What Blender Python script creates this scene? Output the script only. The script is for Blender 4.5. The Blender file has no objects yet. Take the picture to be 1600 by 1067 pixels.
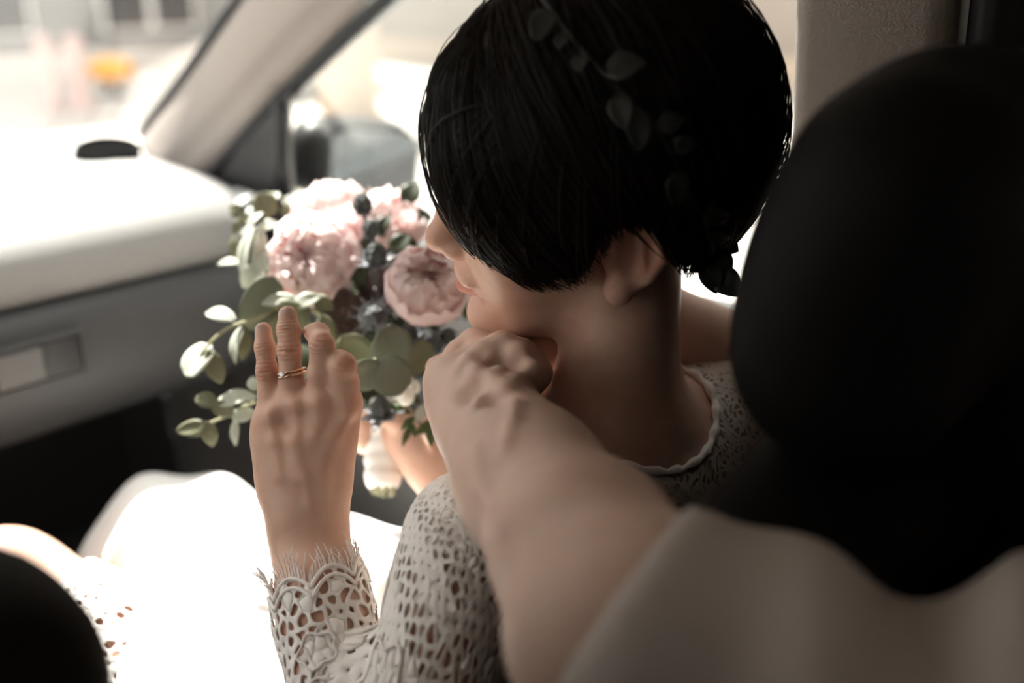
import bpy, bmesh, math, random
import numpy as np
from mathutils import Vector, Matrix

SC = bpy.context.scene
COL = SC.collection
rnd = random.Random(7)
nrng = np.random.default_rng(11)

# ------------------------------------------------------------------ camera
CAM = np.array([-0.13, 0.0, 1.25])            # between the two front seats, eye height
YAW, PITCH, FPX = math.radians(50), math.radians(20), 1600 * 35 / 36.0
CR = np.array([math.cos(YAW), -math.sin(YAW), 0.0])
CV = np.array([math.sin(YAW) * math.cos(PITCH), math.cos(YAW) * math.cos(PITCH), -math.sin(PITCH)])
CU = np.cross(CR, CV)
cam_data = bpy.data.cameras.new('camera')
cam_data.lens, cam_data.sensor_width = 35, 36
cam_data.clip_start = 0.02
cam_data.dof.use_dof = True
cam_data.dof.focus_distance = 0.68
cam_data.dof.aperture_fstop = 2.2
cam = bpy.data.objects.new('camera', cam_data)
COL.objects.link(cam)
cam.matrix_world = Matrix(((CR[0], CU[0], -CV[0], CAM[0]), (CR[1], CU[1], -CV[1], CAM[1]), (CR[2], CU[2], -CV[2], CAM[2]), (0, 0, 0, 1)))
SC.camera = cam

# ------------------------------------------------------------------ sky, sun, exposure
world = bpy.data.worlds.new('sky')
SC.world = world
world.use_nodes = True
wn = world.node_tree
bg = wn.nodes['Background']
bg.inputs['Color'].default_value = (1.0, 0.965, 0.93, 1)
bg.inputs['Strength'].default_value = 2.5
sun_data = bpy.data.lights.new('sun', 'SUN')
sun_data.energy = 22.0
sun_data.color = (1.0, 0.95, 0.88)
sun_data.angle = math.radians(1.0)
sun = bpy.data.objects.new('sun', sun_data)
COL.objects.link(sun)
SAZ, SEL = math.radians(14), math.radians(55)
sdir = Vector((math.sin(SAZ) * math.cos(SEL), math.cos(SAZ) * math.cos(SEL), math.sin(SEL)))
sun.rotation_euler = sdir.to_track_quat('Z', 'Y').to_euler()
SC.view_settings.view_transform = 'Standard'
SC.view_settings.look = 'None'
SC.view_settings.gamma = 1.0
SC.view_settings.use_curve_mapping = False
SC.view_settings.exposure = 0.12
SC.cycles.use_denoising = True
SC.cycles.max_bounces = 8
SC.cycles.diffuse_bounces = 4
SC.cycles.transparent_max_bounces = 16
SC.cycles.caustics_reflective = False
SC.cycles.caustics_refractive = False
SC.cycles.sample_clamp_indirect = 6.0

# ------------------------------------------------------------------ helpers
def P(px, py, z):
    """point seen at that pixel of the 1600x1067 photograph, z metres along the optical axis"""
    return CAM + CR * ((px - 800) / FPX * z) + CU * ((533.5 - py) / FPX * z) + CV * z
def PX(p):
    d = np.asarray(p) - CAM
    z = d @ CV
    return 800 + FPX * (d @ CR) / z, 533.5 - FPX * (d @ CU) / z, z
def nrm(v):
    v = np.asarray(v, float)
    return v / (np.linalg.norm(v) + 1e-12)
def A(*v):
    return np.array(v, float)

def tag(o, label=None, cat=None, group=None, kind=None):
    if label: o['label'] = label
    if cat: o['category'] = cat
    if group: o['group'] = group
    if kind: o['kind'] = kind
    return o
def empty(name, loc, **k):
    o = bpy.data.objects.new(name, None)
    o.empty_display_size = 0.05
    COL.objects.link(o)
    o.location = Vector(loc)
    return tag(o, **k)
def world_of(o):
    return o.matrix_basis.copy() if o.parent is None else world_of(o.parent) @ o.matrix_parent_inverse @ o.matrix_basis
def base_inv(parent):
    return world_of(parent).inverted()
def link(name, me, m=None, parent=None, smooth=True, **k):
    o = bpy.data.objects.new(name, me)
    COL.objects.link(o)
    if m is not None and not me.materials:
        me.materials.append(M[m] if isinstance(m, str) else m)
    if smooth:
        me.polygons.foreach_set('use_smooth', np.ones(len(me.polygons), bool))
    if parent is not None:
        o.parent = parent
        o.matrix_parent_inverse = base_inv(parent)
    return tag(o, **k)
def mesh_np(name, verts, faces):
    me = bpy.data.meshes.new(name)
    me.from_pydata([tuple(map(float, v)) for v in verts], [], [tuple(map(int, f)) for f in faces])
    me.update()
    return me
def mesh_quads(name, verts, quads):
    me = bpy.data.meshes.new(name)
    nv, nf = len(verts), len(quads)
    me.vertices.add(nv)
    me.vertices.foreach_set('co', np.asarray(verts, np.float32).ravel())
    me.loops.add(nf * 4)
    me.loops.foreach_set('vertex_index', np.asarray(quads, np.int32).ravel())
    me.polygons.add(nf)
    me.polygons.foreach_set('loop_start', np.arange(0, nf * 4, 4, dtype=np.int32))
    me.update(calc_edges=True)
    return me

class MB:
    """collects boxes, tubes, lofts and grids for ONE mesh"""
    def __init__(s): s.v, s.f = [], []
    def add(s, vs, fs):
        b = len(s.v); s.v += [tuple(map(float, q)) for q in vs]; s.f += [tuple(i + b for i in f) for f in fs]; return s
    def loft(s, rings, closed=True, cap=True):
        n = len(rings[0]); vs = [p for r in rings for p in r]; fs = []
        for i in range(len(rings) - 1):
            for j in range(n if closed else n - 1):
                k = (j + 1) % n
                fs.append((i * n + j, i * n + k, (i + 1) * n + k, (i + 1) * n + j))
        if cap and closed:
            fs.append(tuple(reversed(range(n)))); fs.append(tuple(range((len(rings) - 1) * n, len(rings) * n)))
        return s.add(vs, fs)
    def tube(s, pts, r, n=8, cap=True):
        pts = [np.asarray(p, float) for p in pts]; m = len(pts)
        rs = [r] * m if np.isscalar(r) else list(r)
        t0 = nrm(pts[1] - pts[0]); up = nrm(np.cross(t0, A(.3, .5, .8))); rings = []
        for i in range(m):
            t = nrm(pts[min(i + 1, m - 1)] - pts[max(i - 1, 0)])
            up = nrm(up - t * (up @ t)); sd = np.cross(t, up)
            rings.append([pts[i] + rs[i] * (math.cos(2 * math.pi * k / n) * up + math.sin(2 * math.pi * k / n) * sd) for k in range(n)])
        return s.loft(rings, True, cap)
    def box(s, lo, hi, rot=None, c=None):
        vs = [A(x, y, z) for x in (lo[0], hi[0]) for y in (lo[1], hi[1]) for z in (lo[2], hi[2])]
        if rot is not None: vs = [np.asarray(c) + rot @ (v - np.asarray(c)) for v in vs]
        return s.add(vs, [(0, 1, 3, 2), (4, 6, 7, 5), (0, 4, 5, 1), (2, 3, 7, 6), (0, 2, 6, 4), (1, 5, 7, 3)])
    def grid(s, g):
        n, m = len(g), len(g[0])
        return s.add([p for r in g for p in r], [(i * m + j, i * m + j + 1, (i + 1) * m + j + 1, (i + 1) * m + j) for i in range(n - 1) for j in range(m - 1)])
    def build(s, name, m, parent=None, smooth=True, bevel=0, seg=2, solid=0, sub=0, offset=0, **k):
        me = mesh_np(name, s.v, s.f)
        bm = bmesh.new(); bm.from_mesh(me); bmesh.ops.recalc_face_normals(bm, faces=bm.faces); bm.to_mesh(me); bm.free()
        o = link(name, me, m, parent, smooth, **k)
        if solid:
            q = o.modifiers.new('solid', 'SOLIDIFY'); q.thickness = solid; q.offset = offset
        if bevel:
            q = o.modifiers.new('bevel', 'BEVEL'); q.width = bevel; q.segments = seg; q.limit_method = 'ANGLE'; q.angle_limit = math.radians(40)
            if smooth: me.polygons.foreach_set('use_smooth', np.ones(len(me.polygons), bool))
            w = o.modifiers.new('normals', 'WEIGHTED_NORMAL'); w.keep_sharp = True
        if sub:
            q = o.modifiers.new('sub', 'SUBSURF'); q.levels = sub; q.render_levels = sub
        return o
def spline(pts, n):
    """Catmull-Rom through pts, n samples"""
    p = np.asarray(pts, float); p = np.vstack([2 * p[0] - p[1], p, 2 * p[-1] - p[-2]]); out = []
    m = len(p) - 3
    for i in range(n):
        t = i / (n - 1) * m; k = min(int(t), m - 1); t -= k
        a, b, c, d = p[k:k + 4]
        out.append(.5 * (2 * b + (c - a) * t + (2 * a - 5 * b + 4 * c - d) * t * t + (3 * b - a - 3 * c + d) * t ** 3))
    return np.array(out)

# ------------------------------------------------------------------ materials
M = {}
def mat(name, col, rough=.5, noise=0, nscale=30, bump=0, bscale=200, spec=.5, metal=0, sss=0, sssr=(.012, .004, .002), sheen=0, col2=None, alpha=None, coat=0, trans=0, attr=None):
    m = bpy.data.materials.new(name); m.use_nodes = True
    nt = m.node_tree; b = nt.nodes['Principled BSDF']; N = nt.nodes.new; L = nt.links.new
    b.inputs['Base Color'].default_value = (*col, 1); b.inputs['Roughness'].default_value = rough
    b.inputs['Specular IOR Level'].default_value = spec; b.inputs['Metallic'].default_value = metal
    b.inputs['Coat Weight'].default_value = coat
    b.inputs['Transmission Weight'].default_value = trans
    if sheen: b.inputs['Sheen Weight'].default_value = sheen
    if sss:
        b.inputs['Subsurface Weight'].default_value = sss; b.inputs['Subsurface Radius'].default_value = sssr; b.inputs['Subsurface Scale'].default_value = 1.0
    tc = N('ShaderNodeTexCoord'); out = None
    if noise or col2:
        n = N('ShaderNodeTexNoise'); n.inputs['Scale'].default_value = nscale; n.inputs['Detail'].default_value = 4
        L(tc.outputs['Object'], n.inputs['Vector'])
        mx = N('ShaderNodeMix'); mx.data_type = 'RGBA'
        c2 = col2 if col2 else tuple(c * (1 - noise) for c in col)
        mx.inputs[6].default_value = (*col, 1); mx.inputs[7].default_value = (*c2, 1)
        rp = N('ShaderNodeMapRange'); rp.inputs[1].default_value = .35; rp.inputs[2].default_value = .65
        L(n.outputs['Fac'], rp.inputs[0]); L(rp.outputs[0], mx.inputs[0]); out = mx.outputs[2]
        L(out, b.inputs['Base Color'])
    if attr:
        a = N('ShaderNodeAttribute'); a.attribute_name = attr
        mu = N('ShaderNodeMix'); mu.data_type = 'RGBA'; mu.blend_type = 'MULTIPLY'; mu.inputs[0].default_value = 1
        if out is not None: L(out, mu.inputs[6])
        else: mu.inputs[6].default_value = (*col, 1)
        L(a.outputs['Color'], mu.inputs[7]); L(mu.outputs[2], b.inputs['Base Color'])
    if bump:
        n = N('ShaderNodeTexNoise'); n.inputs['Scale'].default_value = bscale; n.inputs['Detail'].default_value = 3
        L(tc.outputs['Object'], n.inputs['Vector'])
        bp = N('ShaderNodeBump'); bp.inputs['Strength'].default_value = bump; bp.inputs['Distance'].default_value = .002
        L(n.outputs['Fac'], bp.inputs['Height']); L(bp.outputs[0], b.inputs['Normal'])
    M[name] = m
    return m
def glass_mat(name, tint, refl=1.0):
    m = bpy.data.materials.new(name); m.use_nodes = True
    nt = m.node_tree; nt.nodes.clear(); N = nt.nodes.new; L = nt.links.new
    t = N('ShaderNodeBsdfTransparent'); t.inputs[0].default_value = (*tint, 1)
    g = N('ShaderNodeBsdfGlossy'); g.inputs['Roughness'].default_value = .01
    fr = N('ShaderNodeFresnel'); fr.inputs['IOR'].default_value = 1.45
    mu = N('ShaderNodeMath'); mu.operation = 'MULTIPLY'; mu.inputs[1].default_value = refl * .5
    mx = N('ShaderNodeMixShader'); o = N('ShaderNodeOutputMaterial')
    L(fr.outputs[0], mu.inputs[0]); L(mu.outputs[0], mx.inputs[0]); L(t.outputs[0], mx.inputs[1]); L(g.outputs[0], mx.inputs[2]); L(mx.outputs[0], o.inputs[0])
    M[name] = m

mat('skin_bride', (.66, .43, .33), .48, col2=(.58, .345, .255), nscale=40, bump=.12, bscale=600, spec=.35, sss=.35, sssr=(.010, .0035, .0018), attr='tint')
mat('skin_groom', (.72, .52, .43), .5, col2=(.66, .46, .37), nscale=35, bump=.12, bscale=500, spec=.3, sss=.3, sssr=(.010, .0035, .0018), attr='tint')
mat('nail', (.66, .42, .35), .35, spec=.4, sss=.2)
mat('vent_black', (.012, .012, .012), .95, spec=.05)
mat('teeth', (.85, .82, .76), .2)
mat('eye_white', (.8, .78, .75), .15)
mat('iris', (.08, .05, .03), .1)
mat('hair', (.0050, .0032, .0025), .5, col2=(.009, .0055, .0036), nscale=60, spec=.15)
mat('hair_groom', (.02, .014, .01), .5)
mat('dress_white', (.88, .86, .83), .75, bump=.15, bscale=150, spec=.2)
mat('lace', (.90, .85, .81), .8, bump=.3, bscale=900, spec=.15)
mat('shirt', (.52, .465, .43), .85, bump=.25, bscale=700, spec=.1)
mat('leather_black', (.0028, .0022, .0019), .65, bump=.2, bscale=350, spec=.12)
mat('leather_brown', (.030, .024, .020), .55, bump=.3, bscale=350, spec=.3)
mat('piping', (.16, .125, .105), .6)
mat('dash_grey', (.30, .295, .285), .62, noise=.08, nscale=300, bump=.25, bscale=420, spec=.3)
mat('dash_dark', (.055, .055, .056), .5, bump=.25, bscale=420, spec=.35)
mat('panel_grey', (.17, .168, .165), .55, bump=.2, bscale=420, spec=.35)
mat('latch_grey', (.11, .108, .106), .5, spec=.35)
mat('plastic_black', (.012, .012, .013), .4, spec=.4)
mat('rubber', (.014, .014, .016), .55, spec=.3)
mat('pillar_trim', (.31, .275, .25), .62, noise=.05, nscale=200, bump=.5, bscale=480, spec=.3)
mat('roof_liner', (.50, .45, .41), .9, bump=.2, bscale=500)
mat('carpet', (.02, .02, .02), .95, bump=.4, bscale=300)
mat('chrome', (.8, .8, .8), .12, metal=1)
mat('gold', (.86, .60, .42), .18, metal=1)
mat('diamond', (.95, .95, .97), .03, spec=1.0, coat=1)
mat('mirror', (.85, .87, .9), .02, metal=1)
glass_mat('windscreen_glass', (.93, .95, .94), .3)
glass_mat('side_glass', (.93, .95, .94), .8)
glass_mat('privacy_glass', (.09, .085, .08), .8)  # tint darkened to weaken light entering from the rear of the cabin

def translucent(name, w, tint=1.0):
    """thin petals and leaves let light through"""
    m = M[name]; nt = m.node_tree; b = nt.nodes['Principled BSDF']; N = nt.nodes.new; L = nt.links.new
    t = N('ShaderNodeBsdfTranslucent'); src = b.inputs['Base Color']
    if src.is_linked: L(src.links[0].from_socket, t.inputs['Color'])
    else: t.inputs['Color'].default_value = src.default_value
    mx = N('ShaderNodeMixShader'); mx.inputs[0].default_value = w
    o = nt.nodes['Material Output']; L(b.outputs[0], mx.inputs[1]); L(t.outputs[0], mx.inputs[2]); L(mx.outputs[0], o.inputs[0])
def wrinkles(name, joints):
    """creases of the skin over finger joints: (centre, axis, radius, spacing)"""
    m = M[name]; nt = m.node_tree; N = nt.nodes.new; L = nt.links.new; b = nt.nodes['Principled BSDF']
    tc = N('ShaderNodeTexCoord'); nz = N('ShaderNodeTexNoise'); nz.inputs['Scale'].default_value = 260; L(tc.outputs['Object'], nz.inputs['Vector']); tot = None
    def mth(op, a, c=None):
        k = N('ShaderNodeMath'); k.operation = op
        for i, q in enumerate((a, c)):
            if q is None: continue
            if isinstance(q, (int, float)): k.inputs[i].default_value = q
            else: L(q, k.inputs[i])
        return k.outputs[0]
    for c, ax, r, sp in joints:
        v = N('ShaderNodeVectorMath'); v.operation = 'SUBTRACT'; v.inputs[1].default_value = tuple(c); L(tc.outputs['Object'], v.inputs[0])
        ln = N('ShaderNodeVectorMath'); ln.operation = 'LENGTH'; L(v.outputs[0], ln.inputs[0])
        dt = N('ShaderNodeVectorMath'); dt.operation = 'DOT_PRODUCT'; dt.inputs[1].default_value = tuple(nrm(ax)); L(v.outputs[0], dt.inputs[0])
        mask = mth('MAXIMUM', mth('SUBTRACT', 1.0, mth('DIVIDE', ln.outputs['Value'], r)), 0.0)
        wv = mth('SINE', mth('ADD', mth('MULTIPLY', dt.outputs['Value'], 6.283 / sp), mth('MULTIPLY', nz.outputs['Fac'], 5.0)))
        e = mth('MULTIPLY', mask, wv); tot = e if tot is None else mth('ADD', tot, e)
    bp = N('ShaderNodeBump'); bp.inputs['Strength'].default_value = 1.0; bp.inputs['Distance'].default_value = .00032; L(tot, bp.inputs['Height'])
    old = b.inputs['Normal'].links[0].from_socket if b.inputs['Normal'].is_linked else None
    if old: L(old, bp.inputs['Normal'])
    L(bp.outputs[0], b.inputs['Normal'])
# ------------------------------------------------------------------ smooth-blended bodies: distance fields turned into ONE continuous mesh
def cone(a, b, ra, rb):
    a, b = np.asarray(a, np.float32), np.asarray(b, np.float32); ba = b - a; L2 = float(ba @ ba) + 1e-12
    def f(p):
        h = np.clip(((p - a) @ ba) / L2, 0, 1)
        q = p - a - h[:, None] * ba
        return np.sqrt(np.einsum('ij,ij->i', q, q)) - (ra + (rb - ra) * h)
    return f
def flat(a, b, ra, rb, n, k=.6):
    """tapered capsule squashed along n by k"""
    a, b, n = np.asarray(a, np.float32), np.asarray(b, np.float32), nrm(n).astype(np.float32); ba = b - a; L2 = float(ba @ ba) + 1e-12
    def f(p):
        h = np.clip(((p - a) @ ba) / L2, 0, 1)
        q = p - a - h[:, None] * ba; d = q @ n; q = q + (d * (1 / k - 1))[:, None] * n
        r = ra + (rb - ra) * h; l = np.sqrt(np.einsum('ij,ij->i', q, q)); g = np.sqrt(np.maximum(l * l - (d / k) ** 2 + (d / (k * k)) ** 2, 1e-14))
        return (l - r) * l / np.maximum(g, 1e-7)
    return f
def ell(c, R, rad):
    """ellipsoid; R rows are its axes"""
    c, R, rad = np.asarray(c, np.float32), np.asarray(R, np.float32), np.asarray(rad, np.float32)
    def f(p):
        q = (p - c) @ R.T
        k0 = np.sqrt(((q / rad) ** 2).sum(1)); k1 = np.sqrt(((q / (rad * rad)) ** 2).sum(1))
        return k0 * (k0 - 1) / np.maximum(k1, 1e-9)
    return f
def sph(c, r):
    c = np.asarray(c, np.float32)
    return lambda p: np.sqrt(((p - c) ** 2).sum(1)) - r
def rbox(c, R, half, r):
    c, R, half = np.asarray(c, np.float32), np.asarray(R, np.float32), np.asarray(half, np.float32)
    def f(p):
        q = np.abs((p - c) @ R.T) - (half - r)
        return np.sqrt((np.maximum(q, 0) ** 2).sum(1)) + np.minimum(q.max(1), 0) - r
    return f
def plane(c, n):
    c, n = np.asarray(c, np.float32), nrm(n).astype(np.float32)
    return lambda p: (p - c) @ n
class Field:
    """ops: u = smooth union, s = smooth subtract, i = intersect; a nested Field may be an operand; disp adds a displacement"""
    def __init__(s): s.ops = []; s.disp = None; s.off = 0.0
    def u(s, f, k=.01): s.ops.append(('u', f, k)); return s
    def s(s, f, k=.004): s.ops.append(('s', f, k)); return s
    def i(s, f, k=.004): s.ops.append(('i', f, k)); return s
    def __call__(s, p):
        p = np.asarray(p, np.float32); d = np.full(len(p), 1.0, np.float32)
        for o, f, k in s.ops: d = s.mix(o, d, f(p), k)
        if s.disp is not None: d = d + s.disp(p)
        return d - s.off
    @staticmethod
    def mix(o, d, e, k):
        if o == 'u':
            h = np.maximum(k - np.abs(d - e), 0) / k; return np.minimum(d, e) - h * h * k * .25
        e = -e if o == 's' else e
        h = np.maximum(k - np.abs(d - e), 0) / k; return np.maximum(d, e) + h * h * k * .25
    def near(s, p, blk, bc, R):
        """values at p (points in blocks blk) skipping operands too far away to matter"""
        n = len(bc); d = np.full(len(p), 1.0, np.float32).reshape(n, -1); p = p.reshape(n, -1, 3)
        for o, f, k in s.ops:
            e = f(bc)
            m = (e < 3.0 * R + 1.5 * k + s.off + .008) if o != 'i' else (e > -3.0 * R - k - .008)
            if not m.any(): continue
            q = np.nonzero(m)[0]
            ev = f.near(p[q].reshape(-1, 3), None, bc[q], R).reshape(len(q), -1) if isinstance(f, Field) else f(p[q].reshape(-1, 3)).reshape(len(q), -1)
            d[q] = s.mix(o, d[q], ev, k)
        if s.disp is not None: d = d + s.disp(p.reshape(-1, 3)).reshape(n, -1)
        return d - s.off
def polygonize(field, lo, hi, h, B=8):
    lo = np.asarray(lo, float); hi = np.asarray(hi, float)
    nb = np.ceil((hi - lo) / (h * B)).astype(int)
    R = h * B * .5 * 1.75
    g = np.stack(np.meshgrid(*[np.arange(k) for k in nb], indexing='ij'), -1).reshape(-1, 3)
    c = (lo + (g + .5) * h * B).astype(np.float32)
    dv = np.concatenate([field(c[i:i + 200000]) for i in range(0, len(c), 200000)])
    act = np.abs(dv) < R * 2.3 + .006
    g, c = g[act], c[act]
    offs = np.stack(np.meshgrid(*[np.arange(B + 1)] * 3, indexing='ij'), -1).reshape(-1, 3)
    vals = []
    for i in range(0, len(g), 400):
        gg = g[i:i + 400]; pts = (lo + (gg[:, None, :] * B + offs[None]) * h).astype(np.float32)
        vals.append(field.near(pts.reshape(-1, 3), None, c[i:i + 400], R))
    V = np.concatenate(vals).reshape(-1, B + 1, B + 1, B + 1)
    S = V < 0
    # cells
    cnt = np.zeros((len(g), B, B, B), np.int8)
    for dx in (0, 1):
        for dy in (0, 1):
            for dz in (0, 1): cnt += S[:, dx:dx + B, dy:dy + B, dz:dz + B]
    ce = np.argwhere((cnt > 0) & (cnt < 8))
    gi = g[ce[:, 0]] * B + ce[:, 1:]
    acc = np.zeros((len(ce), 3)); num = np.zeros(len(ce))
    corners = [(a, b, d) for a in (0, 1) for b in (0, 1) for d in (0, 1)]
    cv = {q: V[ce[:, 0], ce[:, 1] + q[0], ce[:, 2] + q[1], ce[:, 3] + q[2]] for q in corners}
    for q in corners:
        for ax in range(3):
            if q[ax] == 0:
                r = list(q); r[ax] = 1; r = tuple(r)
                a, b = cv[q], cv[r]; m = (a < 0) != (b < 0)
                t = np.where(m, a / np.where(m, a - b, 1), 0)
                pos = np.tile(np.array(q, float), (len(ce), 1)); pos[:, ax] += t
                acc += pos * m[:, None]; num += m
    verts = lo + (gi + acc / num[:, None]) * h
    D = nb * B + 2
    key = lambda I: (I[:, 0].astype(np.int64) * D[1] + I[:, 1]) * D[2] + I[:, 2]
    ks = key(gi); order = np.argsort(ks); ksort = ks[order]
    quads = []
    for ax in range(3):
        sl0 = [slice(0, B)] * 3; sl1 = [slice(0, B)] * 3; sl1[ax] = slice(1, B + 1)
        s0, s1 = S[(slice(None), *sl0)], S[(slice(None), *sl1)]
        e = np.argwhere(s0 != s1)
        if not len(e): continue
        sign = s0[e[:, 0], e[:, 1], e[:, 2], e[:, 3]]
        I = g[e[:, 0]] * B + e[:, 1:]
        a1, a2 = (ax + 1) % 3, (ax + 2) % 3
        ids = []; ok = np.ones(len(I), bool)
        for (p, q) in ((0, 0), (1, 0), (1, 1), (0, 1)):
            J = I.copy(); J[:, a1] -= p; J[:, a2] -= q
            kk = key(J); pos = np.clip(np.searchsorted(ksort, kk), 0, len(ksort) - 1)
            ok &= (ksort[pos] == kk) & (J >= 0).all(1); ids.append(order[pos])
        Q = np.stack(ids, 1); Q[~sign] = Q[~sign][:, ::-1]
        quads.append(Q[ok])
    quads = np.concatenate(quads)
    return verts, quads
def relax(verts, quads, it=1, f=.5):
    e = np.concatenate([quads[:, [0, 1]], quads[:, [1, 2]], quads[:, [2, 3]], quads[:, [3, 0]]]); n = len(verts)
    deg = np.bincount(e[:, 0], minlength=n) + np.bincount(e[:, 1], minlength=n)
    for _ in range(it):
        a = np.stack([np.bincount(e[:, 0], verts[e[:, 1], k], n) + np.bincount(e[:, 1], verts[e[:, 0], k], n) for k in range(3)], 1)
        verts = verts + f * (a / np.maximum(deg, 1)[:, None] - verts)
    return verts
def sdf_mesh(name, field, lo, hi, h, m, parent=None, tint=None, smooth_it=1, keep=None, **k):
    v, q = polygonize(field, lo, hi, h)
    if smooth_it: v = relax(v, q, smooth_it)
    if keep is not None:
        kp = keep(v); q = q[kp[q].all(1)]
        used = np.unique(q); mp = -np.ones(len(v), int); mp[used] = np.arange(len(used)); v = v[used]; q = mp[q]
    me = mesh_quads(name, v, q)
    if tint is not None:
        at = me.color_attributes.new('tint', 'FLOAT_COLOR', 'POINT')
        c = np.ones((len(v), 4), np.float32); c[:, :3] = tint(v); at.data.foreach_set('color', c.ravel())
    return link(name, me, m, parent, True, **k)
def skin_at(field, px, py, z0, z1=None):
    """first point of a body met along that line of sight between depths z0 and z1"""
    z = np.linspace(z0, z1 or z0 + .16, 240); q = np.array([P(px, py, k) for k in z]); d = field(q)
    i = int(np.argmax(d < 0)); return q[i] if d[i] < 0 else q[int(np.argmin(d))]
def ridge(field, pts, r, z0, k=.005, sink=.55):
    """tendon or vein lying on the skin"""
    q = [skin_at(field, x, y, z0) + CV * r * sink for x, y in pts]
    return [(cone(a, b, r, r), k) for a, b in zip(q[:-1], q[1:])]
def frame_of(fwd, up):
    f = nrm(fwd); s = nrm(np.cross(up, f)); u = np.cross(f, s); return f, u, s
# ------------------------------------------------------------------ outside: street, facades
mat('concrete', (.58, .55, .51), .9, noise=.12, nscale=3)
mat('facade_beige', (.30, .255, .225), .9, noise=.08, nscale=1.5)
mat('facade_grey', (.25, .245, .24), .9, noise=.08, nscale=1.5)
mat('facade_pale', (.70, .66, .62), .9, noise=.05, nscale=1.5)
mat('dark_glass', (.05, .05, .052), .25)
mat('column_stone', (.50, .40, .32), .9, noise=.1, nscale=4)
mat('white_paint', (.85, .84, .82), .5)
mat('pink_paint', (.62, .45, .42), .6)
mat('orange_paint', (.95, .42, .06), .4)
mat('tyre', (.03, .03, .03), .8)

b = MB(); b.box((-30, -30, -.3), (40, 40, 0)); b.build('ground', 'concrete', smooth=False, kind='structure', label='bright sunlit paved street outside the car')

def building(name, label, c, ax, length, depth, height, wallm, wins, plinth=None):
    """c = corner at ground, ax = direction along the facade (unit), facade faces the street on its -n side"""
    ax = nrm(ax); n = A(-ax[1], ax[0], 0); up = A(0, 0, 1)
    t = empty(name, c, label=label, cat='building')
    def bx(s0, s1, d0, d1, z0, z1):
        m = MB(); vs = [np.asarray(c) + ax * s + n * d + up * z for s in (s0, s1) for d in (d0, d1) for z in (z0, z1)]
        return m.add(vs, [(0, 1, 3, 2), (4, 6, 7, 5), (0, 4, 5, 1), (2, 3, 7, 6), (0, 2, 6, 4), (1, 5, 7, 3)])
    bx(0, length, 0, depth, 0, height).build('wall', wallm, t, smooth=False)
    bx(-.1, length + .1, -.12, depth, height, height + .25).build('roof', 'facade_grey', t, smooth=False)
    if plinth: bx(0, length, -.06, 0, 0, plinth[0]).build('plinth', plinth[1], t, smooth=False)
    for (s0, s1, z0, z1) in wins:
        w = bx(s0, s1, -.05, .04, z0, z1).build('window', 'white_paint', t, smooth=False)
        for k in range(2):
            a0 = s0 + .06 + k * (s1 - s0) / 2; bx(a0, a0 + (s1 - s0) / 2 - .12, -.07, .0, z0 + .06, z1 - .06).build('pane', 'dark_glass', w, smooth=False)
    return t
W1 = [(s, s + 1.5, .55, 1.35) for s in (1.0, 3.6, 6.7, 8.75, 11.2)] + [(s, s + 1.4, 2.6, 4.2) for s in (1.0, 3.6, 6.2, 8.8, 11.4)]
building('building', 'grey street building with dark windows seen through the windscreen', (-4.0, 13.5, 0), (1, 0, 0), 14, 6, 7, 'facade_grey', W1, (.35, 'facade_pale'))
W2 = [(s, s + 1.6, 1.25, 2.4) for s in (2.0, 5.0, 8.0, 14.0)] + [(s, s + 1.6, 3.2, 4.6) for s in (2.0, 5.0, 8.0, 11.0, 14.0)]
building('building', 'beige street building beyond the passenger side window', (11.0, 13.0, 0), (0, -1, 0), 22, 6, 7, 'facade_beige', W2, (.40, 'column_stone'))

t = empty('stone_column', (5.85, 6.9, 0), label='round beige stone column standing outside the side window', cat='column')
c0 = A(5.85, 6.9, 0)
m = MB(); m.tube([c0 + A(0, 0, z) for z in (.1, .6, 1.5, 3.0, 4.6)], [.27, .27, .265, .255, .24], 24); m.build('shaft', 'column_stone', t)
m = MB(); m.tube([c0 + A(0, 0, z) for z in (0, .09, .11, .14)], [.36, .36, .33, .28], 24); m.build('base', 'column_stone', t)
m = MB(); m.tube([c0 + A(0, 0, z) for z in (4.6, 4.7, 4.95)], [.25, .36, .38], 24); m.build('capital', 'column_stone', t)

def bollard(p, label):
    t = empty('bollard', p, label=label, cat='bollard', group='pinkish bollards beyond the windscreen')
    p = np.asarray(p, float)
    m = MB(); m.tube([p + A(0, 0, z) for z in (0, .03, .05, .60, .64)], [.13, .13, .085, .085, .08], 14); m.build('post', 'pink_paint', t)
    m = MB(); m.tube([p + A(0, 0, z) for z in (.64, .70, .73)], [.09, .08, .03], 14); m.build('cap', 'pink_paint', t)
def on_ground(px, py, z=0.0):
    d = P(px, py, 1.0) - CAM; k = (z - CAM[2]) / d[2]; return CAM + d * k
bollard(on_ground(82, 172), 'pinkish street bollard nearer the edge of the windscreen view')
bollard(on_ground(128, 172), 'pinkish street bollard below the orange street lamp')
q = on_ground(178, 150)
t = empty('warning_lamp', q, label='orange oval warning lamp standing in the street beyond the windscreen', cat='lamp')
m = MB(); m.tube([q + A(0, 0, z) for z in (0, .04, .05, .18)], [.16, .16, .05, .05], 14); m.build('foot', 'tyre', t)
f = Field().u(ell(q + A(0, 0, .29), np.stack([CR, np.cross(A(0, 0, 1), CR), A(0, 0, 1)]), (.27, .14, .14)))
sdf_mesh('lens', f, q + A(-.4, -.4, .1), q + A(.4, .4, .5), .02, 'orange_paint', t)

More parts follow.
